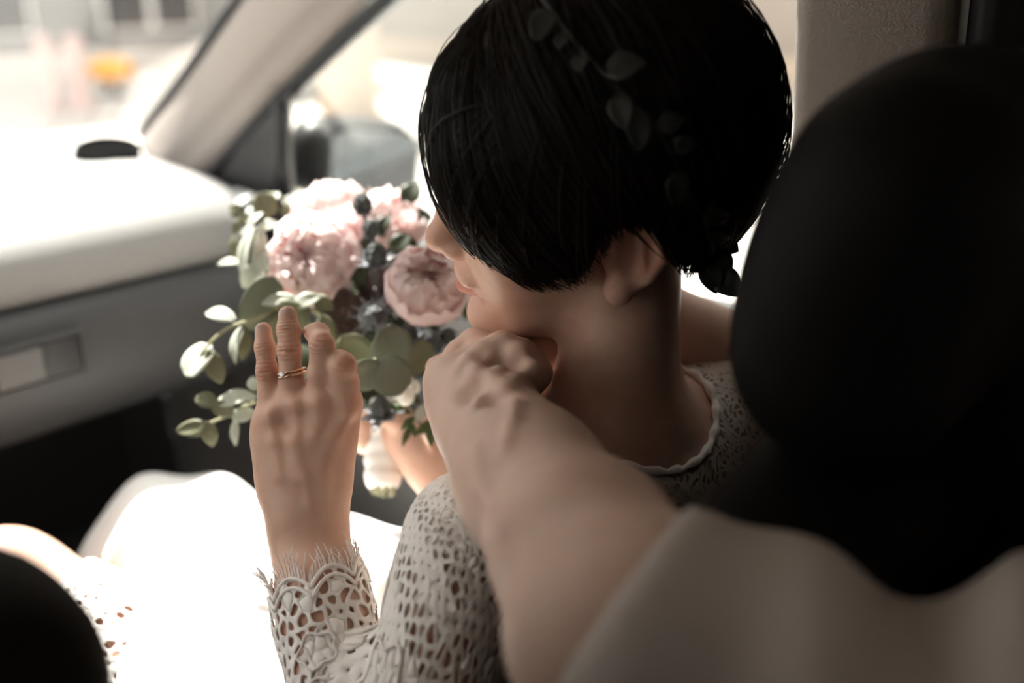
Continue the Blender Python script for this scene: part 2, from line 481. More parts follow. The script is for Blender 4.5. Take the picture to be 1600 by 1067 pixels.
# ------------------------------------------------------------------ car shell
def quadbox(name, corners, th, m, parent=None, **k):
    """panel from 4 corners, thickened outwards along its normal"""
    c = [np.asarray(q, float) for q in corners]; n = nrm(np.cross(c[1] - c[0], c[3] - c[0])) * th
    b = MB(); b.add(c + [q + n for q in c], [(0, 1, 2, 3), (7, 6, 5, 4), (0, 4, 5, 1), (1, 5, 6, 2), (2, 6, 7, 3), (3, 7, 4, 0)])
    return b.build(name, m, parent, smooth=False, **k)
b = MB(); b.box((-.78, -1.3, .18), (.78, 1.75, .24)); b.build('floor', 'carpet', smooth=False, kind='structure', label='dark carpeted car floor')
g = []
for i in range(13):
    y = -1.35 + i * (.83 + 1.35) / 12; row = []
    for j in range(13):
        x = -.62 + j * 1.24 / 12
        row.append(A(x, y, 1.43 - .10 * (x / .62) ** 2 * .6 - .05 * max(0, (y - .4) / .4) ** 2 - .06 * max(0, (-.8 - y) / .5) ** 2))
    g.append(row)
b = MB(); b.grid(g); b.build('ceiling', 'roof_liner', solid=.03, offset=1, kind='structure', label='light fabric roof lining of the car')
for s, nm in ((-1, 'wall_left'), (1, 'wall_right')):
    q = quadbox(nm, [A(s * .75, -1.35, .2), A(s * .75, 1.75, .2), A(s * .74, 1.75, .932), A(s * .74, -1.35, .932)][::s], .04, 'dash_dark', kind='structure', label='lower car body side')
quadbox('wall_rear', [A(-.75, -1.36, .2), A(.75, -1.36, .2), A(.72, -1.36, .98), A(-.72, -1.36, .98)], .04, 'dash_dark', kind='structure', label='tailgate panel behind the rear seats')
quadbox('wall_front', [A(.75, 1.74, .2), A(-.75, 1.74, .2), A(-.75, 1.74, .97), A(.75, 1.74, .97)], .04, 'dash_dark', kind='structure', label='firewall and cowl under the windscreen')

# windscreen
g = []
for i in range(9):
    s = i / 8
    y = 1.68 + (.80 - 1.68) * s; z = 1.025 + (1.385 - 1.025) * (s ** .92)
    hw = .78 + (.60 - .78) * s
    g.append([A(hw * (j / 8 - 1), y - .10 * (abs(j / 8 - 1)) ** 2.2 * (1 - .4 * s), z - .015 * abs(j / 8 - 1) ** 2) for j in range(17)])
b = MB(); b.grid(g); b.build('window_1', 'windscreen_glass', kind='structure', label='clear sloping windscreen of the car')
# side glass
def side_glass(nm, pts, label, gm='side_glass', th=.004):
    b = MB(); n = len(pts); b.add([A(*p) for p in pts] + [A(p[0] + th, p[1], p[2]) for p in pts], [tuple(range(n)), tuple(range(2 * n - 1, n - 1, -1))] + [(i, (i + 1) % n, n + (i + 1) % n, n + i) for i in range(n)])
    b.build(nm, gm, smooth=False, kind='structure', label=label)
def sx(z, s=1): return s * (.735 - .24 * max(0, z - .93))       # tumblehome of the side
side_glass('window_2', [(sx(.93), 1.16, .93), (sx(1.10), 1.10, 1.10), (sx(1.24), .86, 1.24), (sx(1.36), .56, 1.36), (sx(1.36), .27, 1.36), (sx(.93), .30, .93)], 'front passenger side window')
side_glass('window_3', [(sx(.93), .22, .93), (sx(1.36), .20, 1.36), (sx(1.35), -.60, 1.35), (sx(.93), -.75, .93)], 'tinted rear passenger side window', 'privacy_glass')
def mirr(pts): return [(-p[0], p[1], p[2]) for p in pts]
side_glass('window_4', mirr([(sx(.93), 1.10, .93), (sx(1.10), 1.06, 1.10), (sx(1.24), .84, 1.24), (sx(1.36), .56, 1.36), (sx(1.36), .36, 1.36), (sx(.93), .38, .93)]), 'driver side front window')
side_glass('window_5', mirr([(sx(.90), .24, .90), (sx(1.38), .24, 1.38), (sx(1.37), -1.05, 1.37), (sx(.90), -.85, .90)]), 'unseen rear window on the driver side, tinted to cut light from behind', 'privacy_glass')  # unseen panes here and below, dark tint added to reduce rear fill light
quadbox('window_6', [A(-.70, -1.36, .96), A(.70, -1.36, .96), A(.60, -1.30, 1.38), A(-.60, -1.30, 1.38)], .004, 'privacy_glass', kind='structure', label='unseen tailgate window, tinted to cut light from behind')

# A pillar trim: loft of cross sections along the pillar
Lft = [P(222, 212, 1.56), P(238, 190, 1.53), P(300, 108, 1.40), P(378, -4, 1.25), P(455, -110, 1.12), A(.585, .83, 1.375)]
Rgt = [P(300, 300, 1.46), P(352, 245, 1.40), P(440, 148, 1.30), P(606, -8, 1.10), P(760, -120, .99), A(.615, .55, 1.385)]
Lft, Rgt = spline(Lft, 26), spline(Rgt, 26)
rings = []
for a, c in zip(Lft, Rgt):
    w = c - a; out = nrm(np.cross(nrm(Lft[-1] - Lft[0]), w)); inn = nrm((CAM + A(0, .3, 0)) - (a + c) / 2); out = out if out @ inn > 0 else -out
    r = []
    for k in range(11):
        s = k / 10; r.append(a + w * s + out * (.022 * math.sin(math.pi * s) ** .6 - (.006 if .66 < s < .76 else 0)))
    r += [c - out * .03, (a + c) / 2 - out * .045, a - out * .03]
    rings.append(r)
b = MB(); b.loft(rings); b.build('trim_1', 'pillar_trim', kind='structure', label='light beige plastic cover of the front roof pillar')
b = MB(); b.tube([q + nrm(np.cross(CV, CR)) * 0 for q in Rgt + (Rgt - Lft) * .035], .011, 10); b.build('trim_2', 'rubber', kind='structure', label='black rubber door seal along the roof pillar')
b = MB(); b.tube(Lft - (Rgt - Lft) * .02, .008, 8); b.build('trim_3', 'rubber', kind='structure', label='dark windscreen seal edging the roof pillar')

# B pillar
def pil(y0, y1, off, th, nm, m, label, bev=.008, lean=.03):
    rr = []
    for z in (.60, .80, .93, 1.05, 1.2, 1.30, 1.39):
        x = sx(z) - off; dy = -lean * (1.2 - z)
        w = 1 + .10 * (1.2 - z) / .3
        yc, hw = (y0 + y1) / 2 - dy, (y1 - y0) / 2 * w
        rr.append([A(x, yc - hw, z), A(x - .012, yc - hw + .012, z), A(x - .012, yc + hw - .012, z), A(x, yc + hw, z), A(x + th, yc + hw, z), A(x + th, yc - hw, z)])
    b = MB(); b.loft(rr); return b.build(nm, m, bevel=bev, seg=3, kind='structure', label=label)
pil(.232, .354, .035, .05, 'trim_4', 'pillar_trim', 'grained light plastic cover of the middle door pillar')
pil(.192, .228, .028, .04, 'trim_5', 'rubber', 'black ribbed rubber seal beside the middle door pillar', .004)
quadbox('trim_6', [A(-.735, .24, .90), A(-.735, .38, .90), A(-.63, .38, 1.39), A(-.63, .24, 1.39)], .04, 'pillar_trim', kind='structure', label='middle pillar on the driver side')
for s, i in ((1, 7), (-1, 8)):
    b = MB(); b.tube([A(s * .73, -.80, .90), A(s * .66, -.90, 1.2), A(s * .60, -1.05, 1.40)], .06, 8); b.build('trim_%d' % i, 'roof_liner', kind='structure', label='rear roof pillar on the %s side' % ('passenger' if s > 0 else 'driver'))

for s, i, nm in ((1, 9, 'passenger'), (-1, 10, 'driver')):
    b = MB(); b.tube([A(s * .615, .80, 1.375), A(s * .632, .40, 1.372), A(s * .632, -.5, 1.372), A(s * .61, -1.3, 1.36)], .022, 10); b.build('trim_%d' % i, 'roof_liner', kind='structure', label='roof rail above the windows on the %s side' % nm)
b = MB(); b.tube([A(-.60, .80, 1.375), A(-.3, .84, 1.385), A(.3, .84, 1.385), A(.60, .80, 1.375)], .02, 10); b.build('trim_11', 'roof_liner', kind='structure', label='roof edge above the windscreen')
b = MB(); b.tube([A(-.72, 1.44, 1.03), A(-.66, 1.1, 1.22), A(-.60, .80, 1.38)], .035, 10); b.build('trim_12', 'pillar_trim', kind='structure', label='front roof pillar on the driver side')
# passenger door: inner panel, sill, sail trim, armrest
door = empty('door_1', (.72, .7, .3), kind='structure', label='dark grey inner panel of the front passenger door')
rings = []
for y in np.linspace(.24, 1.42, 16):
    e = max(0, (y - 1.15) / .3)
    prof = [(.735, .25), (.685, .27), (.675, .45), (.665, .60), (.655, .66), (.672, .71), (.69, .78), (.692, .86), (.688, .905), (.70, .925), (.735, .932)]
    rings.append([A(x, y, z) for x, z in prof])
b = MB(); b.loft(rings, closed=False, cap=False); b.build('panel', 'panel_grey', door, solid=.01, offset=-1)
b = MB(); b.tube(spline([A(.66, .35, .72), A(.625, .50, .735), A(.62, .75, .735), A(.64, .95, .75), A(.67, 1.05, .77)], 20), [.03] * 20, 10); b.build('armrest', 'dash_dark', door)
b = MB(); b.tube([A(.70, .25, .925), A(.702, .8, .927), A(.70, 1.14, .93)], .012, 8); b.build('window_seal', 'rubber', door)
# black corner (sail) trim by the mirror, with its upright bar
b = MB(); pts = [P(318, 268, 1.44), P(357, 246, 1.385), P(452, 148, 1.27), P(452, 215, 1.29), P(458, 306, 1.31), P(372, 335, 1.40), P(322, 335, 1.45)]
n = len(pts); th = A(.006, .003, 0)
b.add(pts + [q + th for q in pts], [tuple(range(n)), tuple(range(2 * n - 1, n - 1, -1))] + [(i, (i + 1) % n, n + (i + 1) % n, n + i) for i in range(n)])
b.build('mirror_corner_trim', 'plastic_black', door, smooth=False)
b = MB(); b.tube([P(436, 160, 1.265), P(440, 230, 1.275), P(444, 300, 1.29)], [.009, .010, .011], 8); b.build('window_channel', 'plastic_black', door)

# ------------------------------------------------------------------ wing mirror
mc = P(556, 252, 1.50)
ax_r = nrm(CR * .93 + CV * .30); ax_n = nrm(np.cross(ax_r, A(0, 0, 1))); ax_n = ax_n if ax_n @ CV < 0 else -ax_n
ax_u = np.cross(ax_n, ax_r); ax_u = ax_u if ax_u[2] > 0 else -ax_u
mir = empty('wing_mirror', mc - A(0, 0, .06), label='black wing mirror outside the passenger window', cat='mirror')
Rm = np.stack([ax_r, ax_u, ax_n])
f = Field().u(rbox(mc - ax_n * .03, Rm, (.098, .058, .05), .045), .02).u(ell(mc - ax_n * .065, Rm, (.09, .052, .05)), .03).s(rbox(mc + ax_n * .028 + ax_r * .026, Rm, (.068, .050, .016), .014), .006)
f.u(cone(mc - ax_r * .09 - ax_u * .03 - ax_n * .03, mc - ax_r * .16 - ax_u * .055 - ax_n * .03, .022, .02), .02)
sdf_mesh('housing', f, mc - .2, mc + .2, .004, 'plastic_black', mir)
me = bpy.data.meshes.new('glass')
ring = []
for k in range(28):
    a = 2 * math.pi * k / 28; c_, s_ = math.cos(a), math.sin(a)
    ring.append((.0665 * math.copysign(abs(c_) ** .5, c_), .0485 * math.copysign(abs(s_) ** .5, s_)))
b = MB(); b.add([mc + ax_r * (.026 + x) + ax_u * y + ax_n * .016 for x, y in ring] + [mc + ax_r * (.026 + x) + ax_u * y + ax_n * .013 for x, y in ring], [tuple(range(28)), tuple(range(55, 27, -1))] + [(i, (i + 1) % 28, 28 + (i + 1) % 28, 28 + i) for i in range(28)])
b.build('mirror_glass', 'mirror', mir, smooth=False)

# ------------------------------------------------------------------ dashboard
dash = empty('dashboard', (.1, 1.3, .75), label='grey plastic dashboard with a glovebox in front of the passenger', cat='dashboard')
top = [(1.70, 1.015), (1.5, 1.030), (1.3, 1.022), (1.18, 1.012), (1.115, 1.000), (1.082, .985), (1.064, .965), (1.056, .945), (1.060, .928), (1.075, .918), (1.12, .915)]
def dash_ring(x, prof):
    e = max(0, (x - .54) / .16)
    return [A(x + (.0), y + .05 * e * e, z - .035 * e * e * (1 if z > .93 else .3) - .004 * math.sin(3 * x)) for y, z in prof]
rings = [dash_ring(x, top) for x in np.linspace(-.70, .625, 40)]
b = MB(); b.loft(rings, closed=False, cap=False); b.build('top_pad', 'dash_grey', dash, solid=.008, offset=0)
# dash end towards the door, its dark colour stands in for pillar shadow
rings = [dash_ring(x, top) for x in np.linspace(.627, .70, 8)]
b = MB(); b.loft(rings, closed=False, cap=False); b.build('shaded_end', 'dash_dark', dash, solid=.012, offset=-1)
low = [(1.10, .910), (1.052, .908), (1.040, .900), (1.032, .880), (1.028, .85), (1.032, .82), (1.048, .795), (1.08, .775), (1.14, .765), (1.35, .755)]
rings = [dash_ring(x, low) for x in np.linspace(-.70, .66, 30)]
b = MB(); b.loft(rings, closed=False, cap=False); b.build('lower_panel', 'dash_dark', dash, solid=.012, offset=-1)
gb = [(1.050, .901), (1.036, .896), (1.0245, .880), (1.0205, .85), (1.0245, .82), (1.040, .79), (1.06, .776)]
rings = [dash_ring(x, gb) for x in np.linspace(.12, .575, 20)]
b = MB(); b.loft(rings, closed=False, cap=False); gbo = b.build('glovebox_door', 'panel_grey', dash, solid=.008, offset=-1)
hc = A(.300, 1.0165, .868)
def hbox(x0, x1, z0, z1, y0, y1): return MB().box((hc[0] + x0, hc[1] + y0, hc[2] + z0), (hc[0] + x1, hc[1] + y1, hc[2] + z1))
b = MB()
for (x0, x1, z0, z1) in ((-.052, .052, .021, .0245), (-.052, .052, -.0245, -.021), (-.052, -.0485, -.021, .021), (.0485, .052, -.021, .021)):
    b.box((hc[0] + x0, hc[1] - .003, hc[2] + z0), (hc[0] + x1, hc[1] + .012, hc[2] + z1))
b.build('handle_frame', 'dash_dark', gbo, bevel=.001)
hbox(-.046, .006, -.019, .019, -.006, .004).build('latch', 'latch_grey', gbo, bevel=.003, seg=3)
hbox(.008, .048, -.020, .020, .000, .004).build('finger_recess', 'plastic_black', gbo, bevel=.002)
# end air vent
vc = A(.645, 1.085, .925)
vent = MB(); vent.tube([vc + A(0, .05, 0), vc + A(0, .0, 0), vc + A(0, -.012, 0), vc + A(0, -.012, 0)], [.062, .062, .058, .050], 24); vo = vent.build('air_vent', 'plastic_black', dash)
for k in range(5):
    z = -.034 + k * .017; w = math.sqrt(.046 ** 2 - z * z)
    MB().box((vc[0] - w, vc[1] - .022, vc[2] + z - .002), (vc[0] + w, vc[1] - .010, vc[2] + z + .002)).build('slat', 'plastic_black', vo, smooth=False)
kp = P(318, 362, 1.26); m = MB(); m.tube([kp + A(0, .012, 0), kp, kp - A(0, .006, 0)], [.012, .012, .008], 14); m.build('vent_knob', 'chrome', vo)
# oval outlet on top of the dash
_d = P(170, 238, 1.0) - CAM; oc = CAM + _d * ((1.03 - CAM[2]) / _d[2])
def dash_z(x, y):
    e = max(0, (x - .54) / .16); return np.interp(y - .05 * e * e, [q[0] for q in top[::-1]], [q[1] for q in top[::-1]]) - .035 * e * e - .004 * math.sin(3 * x)
for _t in np.linspace(1.2, 1.9, 400):
    oc = CAM + _d * _t
    if oc[2] < dash_z(oc[0], oc[1]) + .010: break
_tl = math.radians(25); _ay, _az = A(0, math.cos(_tl), math.sin(_tl)), A(0, -math.sin(_tl), math.cos(_tl)); oc = oc + A(0, 0, .004)
def opt(x, y, z): return oc + A(x, 0, 0) + _ay * y + _az * z
m = MB(); ring0 = []
for z, s in ((-.022, 1.1), (.002, 1.06), (.004, 1.0), (.004, .94), (-.002, .90)):
    ring0.append([opt(.044 * s * math.cos(2 * math.pi * k / 28), .027 * s * math.sin(2 * math.pi * k / 28), z) for k in range(28)])
m.loft(ring0); so = m.build('defroster_outlet', 'vent_black', dash)
for k in range(5):
    y = -.014 + k * .007; w = .036 * math.sqrt(max(.05, 1 - (y / .024) ** 2)); b = MB()
    b.add([opt(x, y + q, z) for x in (-w, w) for q in (-.0014, .0014) for z in (-.003, .002)], [(0, 1, 3, 2), (4, 6, 7, 5), (0, 4, 5, 1), (2, 3, 7, 6), (0, 2, 6, 4), (1, 5, 7, 3)]); b.build('slat', 'vent_black', so, smooth=False)

# ------------------------------------------------------------------ seats
def seat(label, cx, y0, hx=.25, ztop=1.0):
    headrest = True
    t = empty('car_seat', (cx, y0 + .2, .24), label=label, cat='car seat')
    rec = math.radians(14)
    ux, uy, uz = A(1, 0, 0), A(0, math.cos(rec), math.sin(rec)), A(0, -math.sin(rec), math.cos(rec))
    R = np.stack([ux, uy, uz])
    top = A(cx, y0, ztop)
    c = top - uz * .27
    f = Field().u(rbox(c, R, (hx, .055, .28), .05), .02)
    for s in (-1, 1):
        f.u(cone(c + ux * s * (hx - .035) + uz * .15 + uy * .02, c + ux * s * (hx - .02) - uz * .24 + uy * .05, .045, .06), .04)
    f.u(ell(c + uz * .27, R, (hx * .72, .055, .045)), .04)
    sdf_mesh('backrest', f, c - A(.34, .24, .36), c + A(.34, .24, .36), .008, 'leather_black', t)
    c2 = A(cx, y0 + .30, .50)
    f = Field().u(rbox(c2, np.stack([A(1, 0, 0), nrm(A(0, 1, .12)), nrm(A(0, -.12, 1))]), (hx, .27, .08), .06), .02)
    for s in (-1, 1): f.u(cone(c2 + A(s * (hx - .03), -.2, .05), c2 + A(s * (hx - .03), .2, .085), .05, .045), .04)
    sdf_mesh('cushion', f, c2 - A(.34, .36, .18), c2 + A(.34, .36, .22), .01, 'leather_black', t)
    if headrest:
        hcn = A(cx - .002, y0 - .004, ztop + .120)
        f = Field().u(rbox(hcn, R, (.122, .054, .095), .052), .02).u(ell(hcn + uy * .02, R, (.112, .056, .092)), .03)
        sdf_mesh('headrest', f, hcn - .22, hcn + .22, .006, 'leather_black', t)
        for s in (-1, 1):
            m = MB(); m.tube([hcn + ux * s * .06 - uz * .16, hcn + ux * s * .06 - uz * .06], .006, 10); m.build('post', 'chrome', t)
    return t
seat('black leather front passenger seat with an oval headrest behind the bride', .385, .155)
seat('dark driver seat whose shoulder edge shows at the lower corner', -.255, .315, .265, 1.06)
# ------------------------------------------------------------------ people
UP = A(0, 0, 1)
def head_ops(f, H, RR, male=False):
    """H(f,u,l) maps head coordinates (metres; origin between the ear canals) to the world"""
    E = lambda c, r: ell(H(*c), RR, r)
    f.u(E((-.006, .045, 0), (.094, .084, .072)), .01)
    f.u(E((.042, -.028, 0), (.056, .078, .054)), .03)
    f.u(E((.062, .035, 0), (.036, .04, .055)), .03)
    for s in (-1, 1):
        f.u(cone(H(.002, -.052, s * .046), H(.074, -.091, s * .012), .017, .016), .025)
        f.u(E((.062, -.018, s * .034), (.024, .022, .020)), .02)            # cheek
        f.u(E((.058, -.050, s * .032), (.020, .022, .016)), .016)          # smile fold
    f.u(E((.085, -.094, 0), (.018, .016, .020)), .014)                     # chin
    f.s(E((.104, -.079, 0), (.010, .007, .03)), .012)
    f.u(cone(H(.094, .026, 0), H(.110, -.018, 0), .0075, .0095), .010)     # nose
    f.u(sph(H(.1125, -.021, 0), .0105), .006)
    for s in (-1, 1):
        f.u(E((.1005, -.0255, s * .012), (.011, .008, .0065)), .005)
        f.s(sph(H(.105, -.0335, s * .007), .0032), .003)
        f.s(E((.092, .018, s * .031), (.013, .011, .016)), .012)           # eye sockets
        f.u(E((.080, .018, s * .031), (.012, .012, .013)), .004)           # lids
    f.u(E((.096, -.050, 0), (.0105, .008, .024)), .008)
    f.u(cone(H(.1000, -.0535, 0), H(.088, -.0535, .024), .0052, .003), .004)
    f.u(cone(H(.0985, -.0535, 0), H(.088, -.0535, -.022), .0050, .003), .004)
    f.u(cone(H(.1005, -.0660, 0), H(.087, -.0595, .023), .0070, .003), .004)
    f.u(cone(H(.0975, -.0655, 0), H(.087, -.0595, -.021), .0062, .003), .004)
    f.s(E((.100, -.0590, 0), (.010, .0022, .019)), .002)
    for s in (-1, 1):                                                      # ears
        e = Field()
        c = H(-.008, .0, s * .074)
        ax = np.stack([nrm(RR[0] * .96 - RR[2] * s * .25), RR[1], nrm(RR[2] * .96 + RR[0] * s * .25)])
        e.u(ell(c, ax, (.0185, .031, .008)), .004).u(ell(H(.001, -.027, s * .0755), ax, (.010, .013, .0075)), .005)
        pts = [H(.004 + .0, .012, s * .076), H(.0, .027, s * .079), H(-.012, .030, s * .082), H(-.024, .018, s * .084), H(-.0255, .0, s * .084), H(-.018, -.017, s * .080), H(-.008, -.026, s * .076)]
        for a, b in zip(pts[:-1], pts[1:]): e.u(cone(a, b, .0036, .0036), .003)
        e.s(ell(H(-.008, .004, s * .083), ax, (.0115, .020, .008)), .004)
        e.u(cone(H(-.014, .016, s * .0795), H(-.0155, -.008, s * .0795), .0030, .0032), .003)
        e.u(ell(H(.006, -.003, s * .074), ax, (.004, .006, .005)), .004)
        f.u(e, .006)
def limb(f, pts, rad, k=.012):
    for i in range(len(pts) - 1): f.u(cone(pts[i], pts[i + 1], rad[i], rad[i + 1]), k if i else max(k, .006))
def finger(pts, rad, kb=.003):
    e = Field()
    for i in range(len(pts) - 1): e.u(cone(pts[i], pts[i + 1], rad[i], rad[i + 1]), kb)
    for p, r in zip(pts[1:-1], rad[1:-1]): e.u(sph(p, r * 1.03), .003)
    return e
def gauss(v, c, r): return np.exp(-((v - np.asarray(c)) ** 2).sum(1) / (r * r))

# ================= bride
Oc = A(0.05898528, 0.10447641, 0.68293731)
toW = lambda q: CR * q[0] + CU * q[1] + CV * q[2]
HF, HU, HL = (nrm(toW(A(-0.98886085, -0.14807205, -0.01512887))), nrm(toW(A(-0.09715736, 0.71913897, -0.68804039))), nrm(toW(A(0.11275931, -0.67890633, -0.72551467))))
HO = CAM + toW(Oc)
RH = np.stack([HF, HU, HL])
def H(f, u, l): return HO + HF * f + HU * u + HL * l
N0 = P(968, 650, .725)
LS, RS = P(745, 850, .640), P(1140, 622, .815)
sh_r = nrm(RS - LS); fwd = nrm(np.cross(UP, sh_r)); tup = np.cross(sh_r, fwd)
MID = (LS + RS) / 2
PEL = A(.40, .36, .62)
EL, WR = P(592, 1420, .570), P(484, 842, .693)
ELr, WRr = P(850, 960, .86), P(672, 712, .885)
KL, KR = A(.17, .87, .712), A(.36, .90, .640)

body = Field()
head_ops(body, H, RH)
# neck and shoulders
body.u(cone(H(-.018, -.035, 0), N0 - sh_r * .004, .0405, .045), .014)
body.u(cone(H(-.03, -.04, .040), N0 + fwd * .045 - sh_r * .02 - UP * .005, .008, .007), .016)
body.u(cone(H(-.03, -.04, -.046), N0 + fwd * .045 + sh_r * .02 - UP * .005, .008, .007), .022)
NB = N0 - UP * .045
torso = Field()
torso.u(cone(N0 - UP * .03, LS - UP * .012 + sh_r * .02, .044, .040), .025).u(cone(N0 - UP * .03, RS - UP * .012 - sh_r * .02, .044, .040), .025)
torso.u(ell(MID - UP * .12 + fwd * .015, np.stack([sh_r, fwd, tup]), (.150, .098, .17)), .05)
torso.u(cone(MID - UP * .20 + fwd * .0, PEL, .105, .13), .06)
for s in (-1, 1): torso.u(ell(MID - UP * .16 + fwd * .085 + sh_r * s * .075, np.stack([sh_r, fwd, tup]), (.058, .055, .06)), .03)
limb(torso, [LS, LS * .35 + EL * .65, EL], [.044, .037, .033], .02)
limb(torso, [RS, RS * .5 + ELr * .5, ELr], [.046, .041, .037], .02)
body.u(torso, .03)
body.u(cone(N0 + fwd * .04 - UP * .035, LS + fwd * .02 + UP * .018, .008, .008), .02)    # collar bone
# forearms
nd = nrm(-CV * .95 + CU * .2)            # normal of the back of the left hand, towards the camera
limb(body, [EL, EL * .65 + WR * .35, EL * .2 + WR * .8], [.033, .0325, .0265], .02)
body.u(flat(EL * .25 + WR * .75, P(483, 838, .693), .0275, .0255, nd, .82), .02)
# --- left hand (back of the hand towards the camera, pinky to the left)
hand = Field()
hand.u(flat(P(484, 860, .692), P(481, 775, .694), .0238, .0255, nd, .70), .02)
wrists = [P(462, 800, .697), P(472, 795, .694), P(484, 792, .692), P(494, 795, .693)]
MC = [P(425, 657, .703), P(457, 642, .695), P(501, 634, .690), P(538, 630, .692)]
for w, m_, r in zip(wrists, MC, (.0112, .0115, .0120, .0115)):
    hand.u(flat(w, m_, .0145, r * 1.12, nd, .95), .018)
hand.u(flat(P(474, 735, .703), P(477, 690, .702), .0265, .0295, nd, .46), .02)         # palm
hand.u(cone(P(440, 765, .706), P(430, 690, .706), .0088, .0090), .02)                   # heel on the little-finger side
hand.u(cone(P(498, 775, .712), P(524, 700, .722), .012, .0115), .02)                    # ball of the thumb
hand.u(finger([P(524, 700, .722), P(538, 645, .738), P(522, 606, .742)], [.0115, .0098, .0085]), .010)
for m_, r in zip(MC, (.0070, .0076, .0082, .0088)):                                    # knuckles
    hand.u(sph(m_ + nd * .0072, r * .92), .008)
for w, m_ in zip(wrists, MC):                                                          # tendons
    hand.u(cone(w + nd * .0085, m_ + nd * .0095, .0030, .0032), .008)
for a_, b_ in (((452, 760), (470, 690)), ((470, 690), (478, 655)), ((505, 770), (500, 700)), ((500, 700), (522, 655)), ((470, 700), (440, 668))):
    hand.u(cone(P(a_[0], a_[1], .6785), P(b_[0], b_[1], .6805), .0016, .0014), .006)
FL = [
    ([P(425, 657, .703), P(421, 614, .700), P(417.5, 580, .699), P(414, 543, .699), P(411.5, 516, .700)], [.0088, .0075, .0071, .0066, .0061]),
    ([P(457, 642, .695), P(455, 592, .691), P(452, 548, .690), P(450.5, 515, .691), P(449.5, 492, .692)], [.0094, .0081, .0078, .0073, .0067]),
    ([P(499, 634, .690), P(501, 583, .681), P(503, 538, .674), P(497, 522, .689), P(489, 520, .703)], [.0098, .0084, .0080, .0075, .0066]),
    ([P(538, 630, .692), P(538, 598, .680), P(536, 571, .671), P(530, 567, .688), P(528, 584, .704)], [.0102, .0095, .0084, .0084, .0072]),
]
for pts, rad in FL: hand.u(finger(pts, rad), .0055)
for (x0, y0, x1, y1) in ((408, 583, 429, 580), (437, 549, 467, 546), (405, 541, 422, 540), (437, 515, 464, 514)):   # skin folds over the joints
    zc = .6925 if x0 > 430 else .700
    c = P((x0 + x1) / 2, (y0 + y1) / 2, zc)
    hand.s(cone(P(x0, y0, zc - .0095), P(x1, y1, zc - .0095), .0011, .0011), .0016)
rl = []
for pts_, r_ in (([(440, 742), (432, 690), (427, 664)], .0024), ([(466, 745), (464, 690), (461, 655)], .0028), ([(484, 745), (491, 690), (498, 652)], .0028), ([(500, 745), (518, 690), (534, 650)], .0028)): rl += ridge(hand, pts_, r_, .62, .009, .78)
for pts_ in ([(486, 790), (478, 745), (470, 708), (446, 672)], [(470, 708), (492, 684), (482, 655)], [(506, 770), (505, 720), (516, 672)]): rl += ridge(hand, pts_, .0016, .62, .006, .6)
for f_, k_ in rl: hand.u(f_, k_)
for x_, y_, r_ in ((426, 650, .0062), (461, 639, .0068), (499, 634, .0072), (541, 634, .0078)): hand.u(sph(skin_at(hand, x_, y_, .62) + CV * r_ * .55, r_), .007)
for x_, y_ in ((443, 655), (480, 650), (519, 650)): hand.s(sph(skin_at(hand, x_, y_, .62) - CV * .0064, .0074), .010)
body.u(hand, .012)
# --- right hand around the bouquet handle
limb(body, [ELr, ELr * .5 + WRr * .5, WRr], [.037, .034, .0255], .02)
rh = Field()
rh.u(cone(WRr, P(640, 685, .893), .0255, .022), .015)
rm = [P(618, 650, .900), P(614, 664, .905), P(612, 680, .908), P(612, 695, .908)]
for q in rm: rh.u(cone(P(650, 688, .893), q, .015, .0118), .014)
for i, q in enumerate(rm):
    k = i - 1.5
    rh.u(finger([q, P(588, 653 + i * 13, .925), P(570, 660 + i * 11, .918), P(572, 663 + i * 10, .900)], [.0105, .0095, .0088, .0075]), .005)
rh.u(finger([P(645, 672, .885), P(615, 652, .872), P(592, 650, .866)], [.012, .0098, .0082]), .008)
body.u(rh, .015)
# legs
HIPL, HIPR = PEL + A(-.09, .02, -.02), PEL + A(.09, .02, -.02)
limb(body, [HIPL, KL, A(.13, 1.02, .34), A(.13, 1.05, .30)], [.082, .056, .038, .034], .03)
limb(body, [HIPR, KR, A(.36, 1.14, .36), A(.36, 1.17, .30)], [.082, .056, .038, .034], .03)
for x, y in ((.13, 1.05), (.36, 1.17)): limb(body, [A(x, y, .29), A(x, y + .16, .268)], [.034, .022], .02)

def bride_tint(v):
    c = np.ones((len(v), 3))
    lips = np.maximum.reduce([gauss(v, H(.0985, -.0535, 0), .009), gauss(v, H(.101, -.066, 0), .013), gauss(v, H(.093, -.055, .012), .009), gauss(v, H(.093, -.055, -.012), .008), gauss(v, H(.095, -.065, .012), .011), gauss(v, H(.092, -.063, -.012), .008)])
    lips = np.clip((lips - .25) * 2.2, 0, 1)
    c = c * (1 - lips[:, None]) + lips[:, None] * A(.84, .55, .54)
    red = np.zeros(len(v))
    for pts, _ in FL:
        for q, r in ((pts[2] + nd * .005, .0065), (pts[3], .006)): red = np.maximum(red, gauss(v, q, r))
    for q in MC: red = np.maximum(red, .55 * gauss(v, q + nd * .01, .011))
    for s in (-1, 1): red = np.maximum(red, .8 * gauss(v, H(-.012, 0, s * .078), .03))
    red = np.maximum(red, .6 * gauss(v, H(.112, -.02, 0), .012))
    c *= 1 - red[:, None] * A(.03, .20, .20)
    mole = np.clip(gauss(v, P(514.5, 779, .672), .0022) * 3 - 1, 0, 1)
    return c * (1 - mole[:, None] * .0)
bride = empty('person', (.40, .36, .50), label='bride in white lace dress holding up her ringed left hand', cat='person')
sdf_mesh('body', body, A(-.02, .2, .22), A(.78, 1.40, 1.30), .0018, 'skin_bride', bride, tint=bride_tint)

